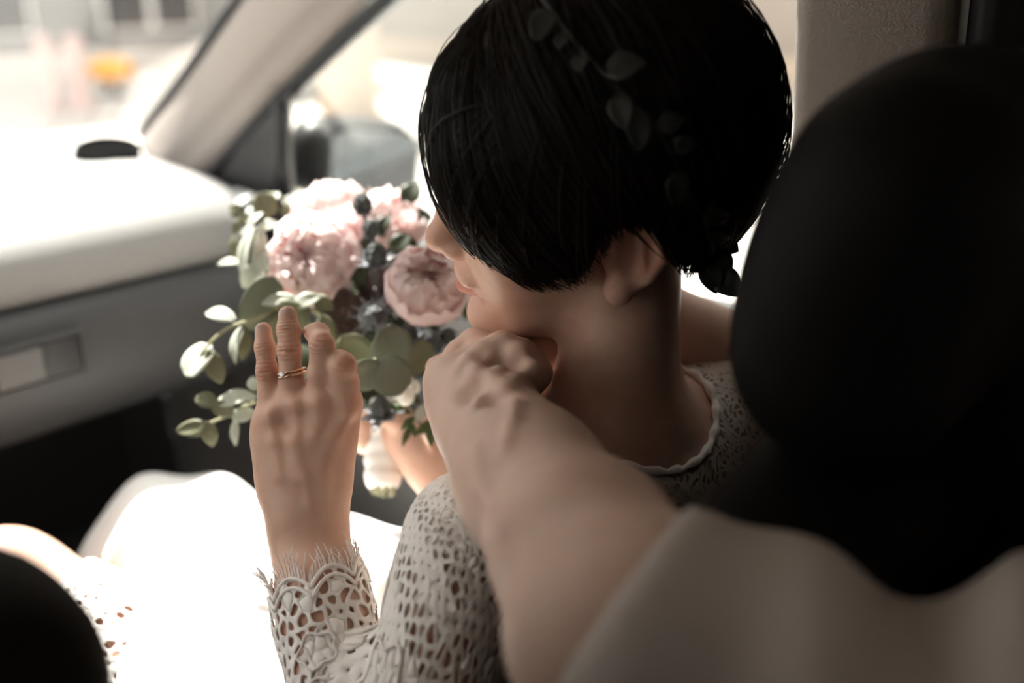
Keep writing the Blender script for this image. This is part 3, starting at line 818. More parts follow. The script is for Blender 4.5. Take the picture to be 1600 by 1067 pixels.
wrinkles('skin_bride', [(FL[0][0][2] + nd * .006, FL[0][0][3] - FL[0][0][1], .011, .0030), (FL[0][0][3] + nd * .006, FL[0][0][4] - FL[0][0][2], .008, .0024), (FL[1][0][2] + nd * .007, FL[1][0][3] - FL[1][0][1], .012, .0032), (FL[1][0][3] + nd * .006, FL[1][0][4] - FL[1][0][2], .009, .0024), (FL[2][0][2] + nd * .006, FL[2][0][2] - FL[2][0][1], .012, .0030), (FL[3][0][2] + nd * .006, FL[3][0][2] - FL[3][0][1], .011, .0030)])
# finger nails
def nail(p0, p1, w, n, parent, lift):
    """p0 base, p1 tip centre line, w half width, n outward"""
    t = nrm(p1 - p0); n = nrm(n - t * (n @ t)); s = np.cross(t, n); L = np.linalg.norm(p1 - p0); g = []
    for i in range(7):
        u_ = i / 6; row = []
        for j in range(7):
            q = (j / 6 - .5) * 2; e = math.sqrt(max(0, 1 - (max(0, u_ - .55) / .55) ** 2 * .8)) * math.sqrt(max(.0, 1 - (max(0, .25 - u_) / .25) ** 2 * .6))
            row.append(p0 + t * L * u_ + s * w * q * e + n * (lift - .35 * w * q * q - .0006 * (2 * u_ - 1) ** 2))
        g.append(row)
    b = MB(); b.grid(g); return b.build('fingernail', 'nail', parent, solid=.0006, offset=0)
for (pts, rad), w in zip(FL[:2], (.0047, .0054)):
    tipd = nrm(pts[-1] - pts[-2])
    nail(pts[-1] - tipd * .0060, pts[-1] + tipd * .0042, w * .92, nd, bride, rad[-1] * .94)
pts, rad = FL[2]; tipd = nrm(pts[-1] - pts[-2]); nail(pts[-1] - tipd * .005, pts[-1] + tipd * .005, .0052, nrm(CU * .8 - CR * .3), bride, rad[-1] * .97)
# eyes, teeth
for s in (-1, 1):
    f = Field().u(sph(H(.081, .017, s * .031), .0125)); eo = sdf_mesh('eye', f, H(.081, .017, s * .031) - .02, H(.081, .017, s * .031) + .02, .002, 'eye_white', bride); q = H(.0895, .016, s * .031); sdf_mesh('iris', Field().u(ell(q, RH, (.0045, .0055, .0055))), q - .01, q + .01, .0012, 'iris', eo)
f = Field().u(ell(H(.0865, -.058, 0), RH, (.010, .0042, .017))); sdf_mesh('teeth', f, H(.0865, -.058, 0) - .03, H(.0865, -.058, 0) + .03, .0012, 'teeth', bride)

# ---------------- hair
HC, HR = A(-.0055, .038, 0), A(.1135, .1185, .0905)
bF = A(-.14, -.10, -.06, -.045, -.035, -.030, -.012, .004, .012, .018, .028, .045, .062, .080, .090, .098, .106, .125)
bU = A(-.030, -.036, -.036, -.030, -.010, .024, .032, .028, .014, -.006, -.018, -.028, -.032, -.030, -.020, .006, .044, .070)
def hair_f(p):
    q = (p - HO.astype(np.float32)) @ RH.T.astype(np.float32)
    x = (q - HC) / HR
    k0 = np.sqrt((x ** 2).sum(1)); k1 = np.sqrt(((x / HR) ** 2).sum(1)); d = k0 * (k0 - 1) / np.maximum(k1, 1e-6)
    th = q[:, 0] * 210 + q[:, 1] * 90; d = d + .0012 * np.sin(th + 6 * np.sin(q[:, 2] * 40)) + .0018 * np.sin(q[:, 0] * 75 - q[:, 1] * 60 + 2)
    lim = np.interp(q[:, 0], bF, bU)
    al = np.clip((.024 - np.abs(q[:, 2])) / .016, 0, 1); al = al * al * (3 - 2 * al)
    lim = lim + np.where(q[:, 0] > .05, al * np.maximum(0, .050 - lim), 0)
    e = (lim - q[:, 1]) * .75
    k = .016; h = np.maximum(k - np.abs(d - e), 0) / k
    return np.maximum(d, e) + h * h * k * .25
hf = Field().u(hair_f, .001)
hair = sdf_mesh('hair', hf, HO - .20, HO + .20, .0035, 'hair', bride)
def hair_r(dirs):
    """distance from the head centre to the outer hair surface along head-space directions"""
    x = dirs / HR; return 1 / np.sqrt((x ** 2).sum(1))
def strand_mesh(n, seed):
    rg = np.random.default_rng(seed); V, Q = [], []
    bi = np.linspace(-.125, .112, 60); ncv = 14
    for i in range(n):
        s = -1 if rg.random() < .30 else 1
        fe = rg.choice(bi) + rg.normal(0, .004); ue = np.interp(fe, bF, bU) + abs(rg.normal(0, .006)) - .003
        e = A(fe, ue, 0) - HC; lz = 1 - (e[0] / HR[0]) ** 2 - (e[1] / HR[1]) ** 2
        e[2] = s * HR[2] * math.sqrt(max(.02, lz)); e = nrm(e)
        st = A(.045 + fe * .45 + rg.normal(0, .012), .11, -.012 + rg.normal(0, .008)) if rg.random() < .8 else A(fe * .7, .08, s * .06)
        st = nrm(st - HC * 0); om = math.acos(np.clip(st @ e, -1, 1)) + 1e-4
        t0 = rg.random() * .35; t1 = 1 - rg.random() ** 3 * .3; tt = np.linspace(t0, t1, ncv)
        D = (np.sin((1 - tt) * om)[:, None] * st + np.sin(tt * om)[:, None] * e) / math.sin(om)
        bend = np.cross(st, e); D = D + nrm(bend)[None] * (np.sin(tt * math.pi) * rg.normal(.05, .04))[:, None]
        D /= np.linalg.norm(D, axis=1)[:, None]
        lift = .0012 + rg.random() * .0022 + (rg.random() < .06) * .005 * np.sin(np.pi * (tt - t0) / (t1 - t0))
        pts = HC + D * (hair_r(D) + lift)[:, None]
        pts = HO + pts @ RH
        w = .00055 + rg.random() * .0006
        T = np.gradient(pts, axis=0); T /= np.linalg.norm(T, axis=1)[:, None]; Nn = D @ RH; S = np.cross(T, Nn)
        ww = (w * np.sin(np.pi * np.clip((np.arange(ncv) + .6) / ncv, 0, 1)) ** .5)[:, None]
        ring = np.stack([pts + S * ww, pts + Nn * ww * .9, pts - S * ww], 1)
        b0 = len(V) * 3 * ncv
        V.append(ring.reshape(-1, 3))
        for k in range(ncv - 1):
            for j in range(3): Q.append((b0 + k * 3 + j, b0 + k * 3 + (j + 1) % 3, b0 + k * 3 + 3 + (j + 1) % 3, b0 + k * 3 + 3 + j))
    return mesh_quads('hair_strands', np.concatenate(V), np.array(Q))
link('strands', strand_mesh(2600, 5), 'hair', hair, kind='stuff')

# ---------------- dress: fitted lace bodice, lace sleeves, white skirt
def lace_cloth(name, c1, c2, scale):
    m = mat(name, c1, .85, spec=.1); nt = m.node_tree; N = nt.nodes.new; L = nt.links.new; b = nt.nodes['Principled BSDF']
    tc = N('ShaderNodeTexCoord'); v = N('ShaderNodeTexVoronoi'); v.feature = 'DISTANCE_TO_EDGE'; v.inputs['Scale'].default_value = scale
    n = N('ShaderNodeTexNoise'); n.inputs['Scale'].default_value = scale * .35
    ad = N('ShaderNodeMix'); ad.data_type = 'VECTOR'; ad.inputs[0].default_value = .02
    L(tc.outputs['Object'], ad.inputs[4]); L(n.outputs['Color'], ad.inputs[5]); L(ad.outputs[1], v.inputs['Vector']); L(tc.outputs['Object'], n.inputs['Vector'])
    r = N('ShaderNodeMapRange'); r.inputs[1].default_value = .12; r.inputs[2].default_value = .28; L(v.outputs['Distance'], r.inputs[0])
    n2 = N('ShaderNodeTexNoise'); n2.inputs['Scale'].default_value = scale * .18; L(tc.outputs['Object'], n2.inputs['Vector'])
    r2 = N('ShaderNodeMapRange'); r2.inputs[1].default_value = .42; r2.inputs[2].default_value = .56; L(n2.outputs['Fac'], r2.inputs[0])
    mu = N('ShaderNodeMath'); mu.operation = 'MULTIPLY'; L(r.outputs[0], mu.inputs[0]); L(r2.outputs[0], mu.inputs[1])
    mx = N('ShaderNodeMix'); mx.data_type = 'RGBA'; mx.inputs[6].default_value = (*c1, 1); mx.inputs[7].default_value = (*c2, 1)
    L(mu.outputs[0], mx.inputs[0]); L(mx.outputs[2], b.inputs['Base Color'])
    inv = N('ShaderNodeMath'); inv.operation = 'SUBTRACT'; inv.inputs[0].default_value = 1; L(mu.outputs[0], inv.inputs[1])
    bp = N('ShaderNodeBump'); bp.inputs['Strength'].default_value = .8; bp.inputs['Distance'].default_value = .002
    L(inv.outputs[0], bp.inputs['Height']); L(bp.outputs[0], b.inputs['Normal'])
lace_cloth('bodice_lace', (.76, .70, .64), (.36, .26, .20), 160)
bod = Field(); bod.u(torso, .001); bod.off = .004
dress = Field().u(bod, .001)
dress.s(ell(N0 + UP * .035, np.stack([sh_r, fwd, tup]), (.079, .079, .09)), .006)
ua = nrm(EL - LS); dress.s(Field().u(cone(LS + ua * .075, EL + ua * .1, .07, .07), .001), .004)
dress.s(Field().u(cone(ELr * .6 + RS * .4, ELr + nrm(ELr - RS) * .1, .07, .07), .001), .004)
dress_o = sdf_mesh('dress', dress, A(.05, .1, .42), A(.75, .75, 1.12), .0045, 'bodice_lace', bride)
# neckline cord
ring = []
for k in range(72):
    a = 2 * math.pi * k / 72; d = sh_r * math.cos(a) + fwd * math.sin(a); best = None
    # walk out along the cut until the bodice surface is met
    for z in np.linspace(.10, -.10, 81):
        q = N0 + UP * (.035 + z * 1.0) ; w = z / .09
        if abs(w) >= 1: continue
        q = q + d * .079 * math.sqrt(1 - w * w)
        if float(bod(q[None])[0]) < 0: best = q; break
    if best is not None: ring.append(best)
if len(ring) > 20:
    ring.append(ring[0]); m = MB(); m.tube(spline(ring, 160), [.0032 + .0008 * math.sin(i * .9) for i in range(160)], 8); m.build('neckline_trim', 'lace', dress_o)

def skirt_disp(p):
    x, y = p[:, 0], p[:, 1]
    return (.010 * np.sin(x * 26 + y * 9) * np.sin(y * 11 + 1.5) + .005 * np.sin(x * 60 - y * 31)).astype(np.float32)
sk = Field().u(cone(PEL + A(-.09, 0, .03), KL + A(.025, -.10, -.012), .095, .075), .05).u(cone(PEL + A(.09, 0, .03), KR + A(0, .02, .012), .10, .078), .06)
sk.u(cone(PEL + A(0, .1, .02), (KL + KR) / 2 + A(.02, -.10, .0), .10, .07), .08).u(cone(KR + A(.0, .0, 0), KR + A(0, .10, -.16), .085, .10), .05)
sk.u(cone(PEL + A(.13, .05, -.04), KR + A(.10, -.20, -.05), .085, .080), .05)
sk.disp = skirt_disp
sk2 = Field().u(sk, .001); sk2.s(cone(A(.150, .790, .73), A(.12, 1.05, .70), .135, .13), .006)
skirt = sdf_mesh('skirt', sk2, A(-.05, .18, .40), A(.75, 1.2, .92), .006, 'dress_white', dress_o)

# ---------------- lace as real open mesh: a jittered honeycomb of rims and filled petals
class Tube:
    """surface around an axis, following the body underneath plus an offset"""
    def __init__(s, axis, field, off, ref, nt=48, ns=60, rmax=.09):
        s.ax = spline(axis, ns); s.ns, s.nt = ns, nt
        T = np.gradient(s.ax, axis=0); T /= np.linalg.norm(T, axis=1)[:, None]
        u_ = np.array([nrm(ref - t * (ref @ t)) for t in T]); w = np.cross(T, u_)
        th = np.arange(nt) / nt * 2 * math.pi
        s.D = u_[:, None, :] * np.cos(th)[None, :, None] + w[:, None, :] * np.sin(th)[None, :, None]
        lo_, hi_ = np.zeros((ns, nt)), np.full((ns, nt), rmax)
        for _ in range(12):
            m_ = (lo_ + hi_) / 2; q = (s.ax[:, None, :] + s.D * m_[..., None]).reshape(-1, 3)
            ins = field(q).reshape(ns, nt) < 0; lo_ = np.where(ins, m_, lo_); hi_ = np.where(ins, hi_, m_)
        r = (lo_ + hi_) / 2
        for _ in range(3): r = .5 * r + .25 * (np.roll(r, 1, 1) + np.roll(r, -1, 1))
        s.r = r + off; s.len = np.linalg.norm(np.diff(s.ax, axis=0), axis=1).sum()
    def at(s, th, sv, lift=0.0):
        """th in turns, sv 0..1"""
        th = np.asarray(th) % 1.0; sv = np.clip(np.asarray(sv), 0, 1)
        a = th * s.nt; i0 = np.floor(a).astype(int) % s.nt; i1 = (i0 + 1) % s.nt; fa = (a - np.floor(a))[:, None]
        b = sv * (s.ns - 1); j0 = np.minimum(np.floor(b).astype(int), s.ns - 2); fb = (b - j0)[:, None]
        def g(i, j): return s.ax[j] + s.D[j, i] * (s.r[j, i][:, None] + np.asarray(lift).reshape(-1, 1))
        return (g(i0, j0) * (1 - fa) + g(i1, j0) * fa) * (1 - fb) + (g(i0, j0 + 1) * (1 - fa) + g(i1, j0 + 1) * fa) * fb
def lace_sheet(name, tube, ncirc, hole_fn, edge_fn, seed, m, parent, thick=.0009, s0=0.0, s1=1.0, vis=None):
    """hole_fn(th, s) -> relative hole size 0..1; edge_fn(th, s) -> keep cell?"""
    rg = np.random.default_rng(seed); circ = 2 * math.pi * tube.r.mean(); a = circ / ncirc
    rowh = a * .866; nrows = int(tube.len * (s1 - s0) / rowh)
    jit = {}
    def vert(i2, j3):                       # lattice of honeycomb vertices, jittered once each
        k = (i2 % (2 * ncirc), j3)
        if k not in jit: jit[k] = (rg.normal(0, .19), rg.normal(0, .16))
        dx, dy = jit[k]; return (i2 * .5 + dx) / ncirc, (j3 / 3 + dy) * rowh / tube.len + s0
    V, S, L_, Fc = [], [], [], []
    for j in range(nrows):
        for i in range(ncirc):
            ii = 2 * i + (j % 2)
            hx = [vert(ii, 3 * j + 2), vert(ii + 1, 3 * j + 1), vert(ii + 1, 3 * j - 1), vert(ii, 3 * j - 2), vert(ii - 1, 3 * j - 1), vert(ii - 1, 3 * j + 1)]
            hx = np.array(hx); c = hx.mean(0)
            if not edge_fn(c[0] % 1, c[1]): continue
            o12 = np.empty((12, 2)); o12[0::2] = hx; o12[1::2] = (hx + np.roll(hx, -1, 0)) / 2
            h = hole_fn(c[0] % 1, c[1]); h = 0 if (h and rg.random() < .07) else min(.9, h * rg.uniform(.72, 1.12)); b0 = len(V)
            if h > .08:
                inn = c + (o12 - c) * h; sm = c + (.5 * inn + .25 * (np.roll(inn, 1, 0) + np.roll(inn, -1, 0)) - c) * 1.0
                for q in o12: V.append(q[0]); S.append(q[1]); L_.append(0)
                for q in sm: V.append(q[0]); S.append(q[1]); L_.append(.0006)
                for k in range(12): Fc.append((b0 + k, b0 + (k + 1) % 12, b0 + 12 + (k + 1) % 12, b0 + 12 + k))
            else:
                mid = c + (o12 - c) * .72
                for q in o12: V.append(q[0]); S.append(q[1]); L_.append(-.0002)
                for q in mid: V.append(q[0]); S.append(q[1]); L_.append(.0007)
                V.append(c[0]); S.append(c[1]); L_.append(.0011)
                for k in range(12):
                    Fc.append((b0 + k, b0 + (k + 1) % 12, b0 + 12 + (k + 1) % 12, b0 + 12 + k)); Fc.append((b0 + 12 + k, b0 + 12 + (k + 1) % 12, b0 + 24))
    if not V: return None
    pos = tube.at(np.array(V), np.array(S), np.array(L_))
    me = mesh_np(name, pos, Fc)
    bm = bmesh.new(); bm.from_mesh(me); bmesh.ops.remove_doubles(bm, verts=bm.verts, dist=.00004); bm.to_mesh(me); bm.free()
    o = link(name, me, m, parent); q = o.modifiers.new('solid', 'SOLIDIFY'); q.thickness = thick; q.offset = 1
    return o
arm_axis = [WR + (EL - WR) * f_ for f_ in (.02, .35, .68, 1.0)]
ft = Tube(arm_axis, body, .0022, -CV, 56, 70)
NS = 7                                                  # scallops round the cuff
def scal(th): return abs(math.sin(math.pi * NS * (th + .02)))      # 0 between scallops, 1 at their crowns
def cuff_edge(th): return max(.015, .135 + .05 * math.cos(2 * math.pi * th) - .05 * scal(th) ** .8)
flow = [((k * .37 + .13 * (k % 3)) % 1.0, .36 + .062 * k) for k in range(14)]
def sleeve_hole(th, s):
    e = s - cuff_edge(th)
    if e < .022: return .0
    c = .5 * (1 + math.cos(2 * math.pi * NS * (th + .02)))
    if e < .13:
        x = ((th + .02) * NS) % 1 - .5
        if x * x / .018 + ((e - .065) / .022) ** 2 < 1: return 0.0
        return .86
    for ft_, fs in flow:
        for dt in (0, 1, -1):
            dx, dy = (th - ft_ + dt) * 1.15, (s - fs) * 1.55
            d = math.hypot(dx, dy)
            if d < .024: return .84
            if d < .070: return 0.0 if math.sin(math.atan2(dy, dx) * 5) > -.35 else .35
            if d < .085: return .72
    return .82 if math.sin(th * 37 + s * 60) > -.4 else .45
sleeve = lace_sheet('left_sleeve_lace', ft, 25, sleeve_hole, lambda th, s: s > cuff_edge(th), 3, 'lace', dress_o)
sleeve.name = 'forearm_sleeve'
cord = MB()
for k in range(NS):
    for lift_s in (.004, .034):
        th = np.linspace(k / NS - .02, (k + 1) / NS - .02, 22); sv = np.array([cuff_edge(t) + lift_s for t in th])
        cord.tube(ft.at(th, sv, .0010), .0013, 6)
for ft_, fs in flow:
    a = np.linspace(0, 2 * math.pi, 40); rr = .072 * (1 + .12 * np.cos(5 * a))
    cord.tube(ft.at(ft_ + rr * np.cos(a) / 1.15, fs + rr * np.sin(a) / 1.55, .0010), .0008, 5, cap=False)
cord.build('sleeve_cord', 'lace', sleeve, kind='stuff')
fr = MB(); rg = np.random.default_rng(2)
for k in range(120):
    th = k / 120 + rg.normal(0, .0012); e = cuff_edge(th)
    p0 = ft.at([th], [e + .004], [.0004])[0]; p1 = ft.at([th], [max(e - .02, 0)], [.001])[0]
    d0 = nrm(p1 - p0) if np.linalg.norm(p1 - p0) > 1e-6 else nrm(WR - EL)
    up_ = nrm(nrm(ft.ax[0] - ft.ax[6]) * .6 + d0 * .4) if e < .03 else nrm(ft.at([th], [e - .03])[0] - ft.at([th], [e])[0]); out = nrm(p0 - (ft.ax[3] + up_ * ((p0 - ft.ax[3]) @ up_))); L = rg.uniform(.011, .020)
    sw = np.cross(up_, out) * rg.normal(0, .25); fl = out * (.10 + max(0, -(out @ CR)) * .75 + rg.normal(0, .06))
    fr.tube([p0, p0 + (up_ + fl * .6 + sw * .3) * L * .5, p0 + (up_ + fl * 1.1 + sw) * L], [.00050, .00045, .00025], 4, cap=False)
fr.build('cuff_fringe', 'lace', sleeve, kind='stuff')
# upper arm sleeve of the left arm
ut = Tube([LS - ua * .045, LS + ua * .02, LS * .35 + EL * .65, EL, EL + ua * .02], body, .0045, -CV, 56, 50, .12)
flow2 = [((k * .41 + .1 * (k % 2)) % 1.0, .08 + .072 * k) for k in range(14)]
def up_hole(th, s):
    for ft_, fs in flow2:
        for dt in (0, 1, -1):
            d = math.hypot((th - ft_ + dt) * 1.15, (s - fs) * 1.2)
            if d < .022: return .7
            if d < .095: return 0.0 if math.sin(math.atan2((s - fs), (th - ft_ + dt)) * 6) > -.5 else .45
    return .76 if math.sin(th * 41 + s * 50) > -.1 else .25
us = lace_sheet('upper_sleeve', ut, 52, up_hole, lambda th, s: True, 8, 'lace', dress_o, thick=.001)
cord = MB()
for ft_, fs in flow2:
    a = np.linspace(0, 2 * math.pi, 40); rr = .092 * (1 + .12 * np.cos(6 * a)); cord.tube(ut.at(ft_ + rr * np.cos(a) / 1.15, np.clip(fs + rr * np.sin(a) / 1.2, 0, 1), .0012), .0011, 5, cap=False)
cord.build('sleeve_cord', 'lace', us, kind='stuff')
rt = Tube([P(693, 772, .868), ELr * .6 + WRr * .4, ELr], body, .004, -CV, 40, 30, .1)
lace_sheet('right_sleeve', rt, 40, lambda th, s: 0.0 if s < .06 else up_hole(th, s), lambda th, s: True, 9, 'lace', dress_o)
# hem lace and fringe over the knee
hm = Tube([KL + A(-.005, -.04, .0), KL * .82 + HIPL * .18, KL * .6 + HIPL * .4], Field().u(cone(HIPL, KL, .083, .0585), .001), .003, UP, 40, 30, .16)
lace_sheet('hem_lace', hm, 46, lambda th, s: 0.0 if s < .35 + .05 * scal(th) else (.7 if math.sin(th * 60 + s * 40) > -.3 else .2), lambda th, s: s > .30 + .05 * scal(th), 12, 'lace', dress_o)

# ---------------- ring on the ring finger
rp0, rp1 = P(455.5, 592, .691), P(452, 548, .690)
rax = nrm(nrm(rp1 - rp0) + CR * -.18); rc = P(456, 583, .6905); rn = nrm(nd - rax * (nd @ rax)); rs = np.cross(rax, rn)
ringt = empty('ring', rc, label='thin gold ring with a small clear stone on the raised hand', cat='ring')
for off, rad_, nm in ((-.0012, .00105, 'band'), (.0014, .0008, 'engagement_band')):
    m = MB(); a = np.linspace(0, 2 * math.pi, 49); m.tube([rc + rax * off + rn * math.cos(t) * .0100 + rs * math.sin(t) * .0101 for t in a], rad_, 8, cap=False); m.build(nm, 'gold', ringt)
st = rc + rn * .0112 * math.cos(.45) + rs * .0112 * math.sin(.45) * (1 if rs @ CR < 0 else -1) + rax * .0008
so_n = nrm(st - rc)
e1 = nrm(np.cross(so_n, rax)); e2 = np.cross(so_n, e1)
m = MB(); m.loft([[st + so_n * z + (e1 * math.cos(2 * math.pi * k / 8) + e2 * math.sin(2 * math.pi * k / 8)) * r for k in range(8)] for z, r in ((-.0016, .0004), (.0002, .0021), (.0008, .0019), (.0013, .0012))]); m.build('stone', 'diamond', ringt, smooth=False)
for k in range(4):
    a = math.pi / 4 + k * math.pi / 2; d = e1 * math.cos(a) + e2 * math.sin(a)
    m = MB(); m.tube([st - so_n * .0016 + d * .0009, st + d * .0021, st + so_n * .0009 + d * .0019], .0003, 5); m.build('prong', 'gold', ringt)

# ================= groom
gm = Field()
gW, gE, gS = P(763, 660, .640), P(1005, 985, .430), P(1800, 1250, .372)
gS = P(1800, 1235, .370); gM = P(1350, 1165, .402)
gSr = gS + A(.335, -.02, .02)
gEr, gWr = P(1330, 660, .84), P(1010, 492, .80)
gmid = (gS + gSr) / 2
gtorso = Field().u(ell(gmid - UP * .16 + A(0, -.02, 0), np.eye(3), (.20, .12, .22)), .05).u(cone(gmid - UP * .22, gmid - UP * .52 + A(0, -.12, 0), .14, .15), .06)
gtorso.u(cone(gmid + UP * .0, gS, .06, .058), .05).u(cone(gmid, gSr, .06, .058), .05)
limb(gtorso, [gS, gM, gE], [.054, .049, .046], .03)
limb(gtorso, [gSr, A(.655, .13, .93)], [.056, .047], .03)
gm.u(gtorso, .01)
limb(gm, [gE, gE * .72 + gW * .28, gE * .4 + gW * .6, gW], [.043, .044, .038, .0285], .02)
gm.u(cone(gE + nrm(gE - gS) * .02 - CU * .012, gE - CU * .006, .037, .040), .03)
gm.u(flat(gE * .3 + gW * .7, gW, .036, .031, -CV, .85), .02)
for k, (x0, y0, x1, y1) in enumerate(((760, 690, 780, 800), (800, 690, 850, 780))): gm.u(cone(P(x0, y0, .600), P(x1, y1, .535), .006, .006), .03)
# left hand hooked in front of the bride's throat
lh = Field()
gmc = [P(757, 558, .705), P(786, 548, .690), P(812, 560, .675), P(826, 586, .662)]
gw = [P(702, 590, .672), P(710, 606, .664), P(722, 620, .657), P(738, 634, .652)]
lh.u(cone(gW, P(728, 622, .655), .0285, .0245), .015)
lh.u(cone(P(694, 598, .670), P(700, 625, .660), .0115, .0125), .014)
for w, q in zip(gw, gmc): lh.u(cone(w, q, .0155, .0122), .010); lh.u(sph(q - CV * .006 + CU * .004, .0098), .006)
lh.u(ell(P(765, 600, .672), np.stack([CR, CU, CV]), (.026, .018, .013)), .015)
for w, q in zip(gw, gmc): lh.u(cone(w - CV * .0135, q - CV * .0125, .0034, .0038), .006)
for i, q in enumerate(gmc):
    lh.u(finger([q, q + CV * .042 + CR * .006, q + CV * .050 - CR * .026 - CU * .006, q + CV * .030 - CR * .036 - CU * .008], [.0128, .0112, .0100, .0088]), .005)
lh.u(finger([P(735, 648, .665), P(785, 640, .685), P(820, 612, .700)], [.017, .0125, .0095]), .010)
lh.u(sph(P(790, 640, .628), .010), .016)
pass                      # wrist bone
gm.u(lh, .015)
rl = []
for pts_, r_ in (([(715, 585), (736, 562), (756, 548)], .0034), ([(733, 600), (758, 572), (784, 540)], .0040), ([(756, 606), (782, 582), (810, 556)], .0040), ([(784, 612), (806, 596), (826, 582)], .0036)): rl += ridge(gm, pts_, r_, .55, .007, .35)
for pts_ in ([(728, 560), (742, 580), (770, 592), (798, 606)], [(760, 640), (748, 618), (742, 590)], [(790, 700), (800, 660), (806, 628)], [(745, 700), (752, 760), (790, 830)]): rl += ridge(gm, pts_, .0024, .40 if pts_[0][1] > 690 else .55, .006, .3)
for f_, k_ in rl: gm.u(f_, k_)
for x_, y_, r_ in ((757, 549, .0080), (786, 540, .0090), (812, 553, .0085), (829, 580, .0080)): gm.u(sph(skin_at(gm, x_, y_, .55) + CV * r_ * .5, r_), .007)
for x_, y_, r_ in ((729, 603, .011), (773, 560, .006), (800, 562, .006), (768, 618, .008)): gm.s(sph(skin_at(gm, x_, y_, .55) - CV * r_ * .62, r_), .010)
# right arm passing behind the bride's neck, hand over the other one
limb(gm, [A(.655, .13, .93), gEr, gEr * .5 + gWr * .5, gWr], [.047, .044, .041, .030], .02)
rg_ = Field(); gmr = [P(838, 520, .755), P(834, 533, .752), P(832, 547, .750), P(834, 560, .748)]
gk = P(905, 512, .775)
rg_.u(cone(gWr, gk, .029, .025), .02)
for q in gmr: rg_.u(cone(gk, q, .016, .0120), .012)
for i, q in enumerate(gmr):
    rg_.u(finger([q, P(742 + 3 * i, 537 + 7 * i, .737 - .004 * i), P(722 + 4 * i, 552 + 8 * i, .730), P(730 + 4 * i, 572 + 8 * i, .722)], [.0125, .0112, .0100, .0086]), .004)
rg_.u(finger([gk + CU * .0, P(850, 545, .765), P(800, 585, .745)], [.016, .0118, .0095]), .008)
gm.u(rg_, .012)
# neck and head (outside the frame)
gHO = gmid + A(.03, -.05, .255)
gF, gU_, gLx = frame_of(A(.02, 1, -.12), UP)
RG = np.stack([gF, gU_, gLx])
def HG(f, u, l): return gHO + (gF * f + gU_ * u + gLx * l) * 1.04
gm.u(cone(HG(-.02, -.03, 0), gmid + UP * .01, .052, .058), .03)
head_ops(gm, HG, RG, True)
def groom_tint(v):
    c = np.ones((len(v), 3)); red = np.zeros(len(v))
    for q in gmc + gmr: red = np.maximum(red, gauss(v, q, .016))
    lips = np.maximum(gauss(v, HG(.0985, -.0535, 0), .014), gauss(v, HG(.0975, -.066, 0), .014)); red = np.maximum(red, lips)
    return c * (1 - red[:, None] * A(.04, .22, .22))
groom = empty('person', (.42, -.1, .45), label='person in white short sleeved shirt with arms hugging the bride from behind', cat='person')
sdf_mesh('body', gm, A(-.10, -.36, .38), A(.86, .62, 1.45), .0030, 'skin_groom', groom, tint=groom_tint)
def gh_f(p):
    q = ((p - gHO.astype(np.float32)) @ RG.T.astype(np.float32)) / 1.04
    x = (q - A(-.008, .045, 0)) / A(.106, .098, .084); k0 = np.sqrt((x ** 2).sum(1)); d = (k0 - 1) * .09
    lim = np.interp(q[:, 0], A(-.12, -.05, -.03, .02, .05, .08, .11), A(-.03, -.03, .03, .03, .05, .085, .095))
    return np.maximum(d, (lim - q[:, 1]) * .8)
sdf_mesh('hair', Field().u(gh_f, .001), gHO - .18, gHO + .18, .005, 'hair_groom', groom)
for s in (-1, 1):
    q = HG(.081, .017, s * .031); eo = sdf_mesh('eye', Field().u(sph(q, .0128)), q - .02, q + .02, .0025, 'eye_white', groom); q = HG(.0895, .016, s * .031); sdf_mesh('iris', Field().u(ell(q, RG, (.0045, .0055, .0055))), q - .01, q + .01, .0012, 'iris', eo)
# shirt
up_ax = nrm(gM - gE); t1_ = nrm(np.cross(up_ax, CV)); 
def sh_disp(p):
    a = (p - gE.astype(np.float32)) @ up_ax.astype(np.float32)
    w1 = np.sin(a * 84 + 1.0 + 3.0 * np.sin(((p @ t1_.astype(np.float32))) * 14)) ; w2 = np.sin(a * 120 + p[:, 2] * 60)
    return ((-.0090 * w1 - .0030 * w2) * np.clip((a + .03) / .08, .15, 1)).astype(np.float32)
ss = Field(); cu0 = gE + up_ax * .012
ss.u(ell(gmid - UP * .16 + A(0, -.02, 0), np.eye(3), (.215, .135, .235)), .05).u(cone(gmid - UP * .22, gmid - UP * .50 + A(0, -.12, 0), .155, .165), .06)
ss.u(cone(gmid, gS, .07, .072), .05).u(cone(gmid, gSr, .07, .072), .05)
ss.u(cone(gS, gM, .068, .058), .03).u(cone(gM, cu0, .058, .063), .03).u(cone(gSr, A(.655, .10, .94), .068, .062), .03)
ss.disp = sh_disp
s2 = Field().u(ss, .001)
s2.s(lambda p: plane(P(982, 905, .40), nrm(up_ax + CU * -.25))(p), .008)          # cuff of the sleeve
s2.s(cone(gmid + UP * .02, gmid + UP * .2, .068, .09), .01)
sdf_mesh('shirt', s2, A(-.05, -.42, .35), A(.90, .35, 1.2), .006, 'shirt', groom)
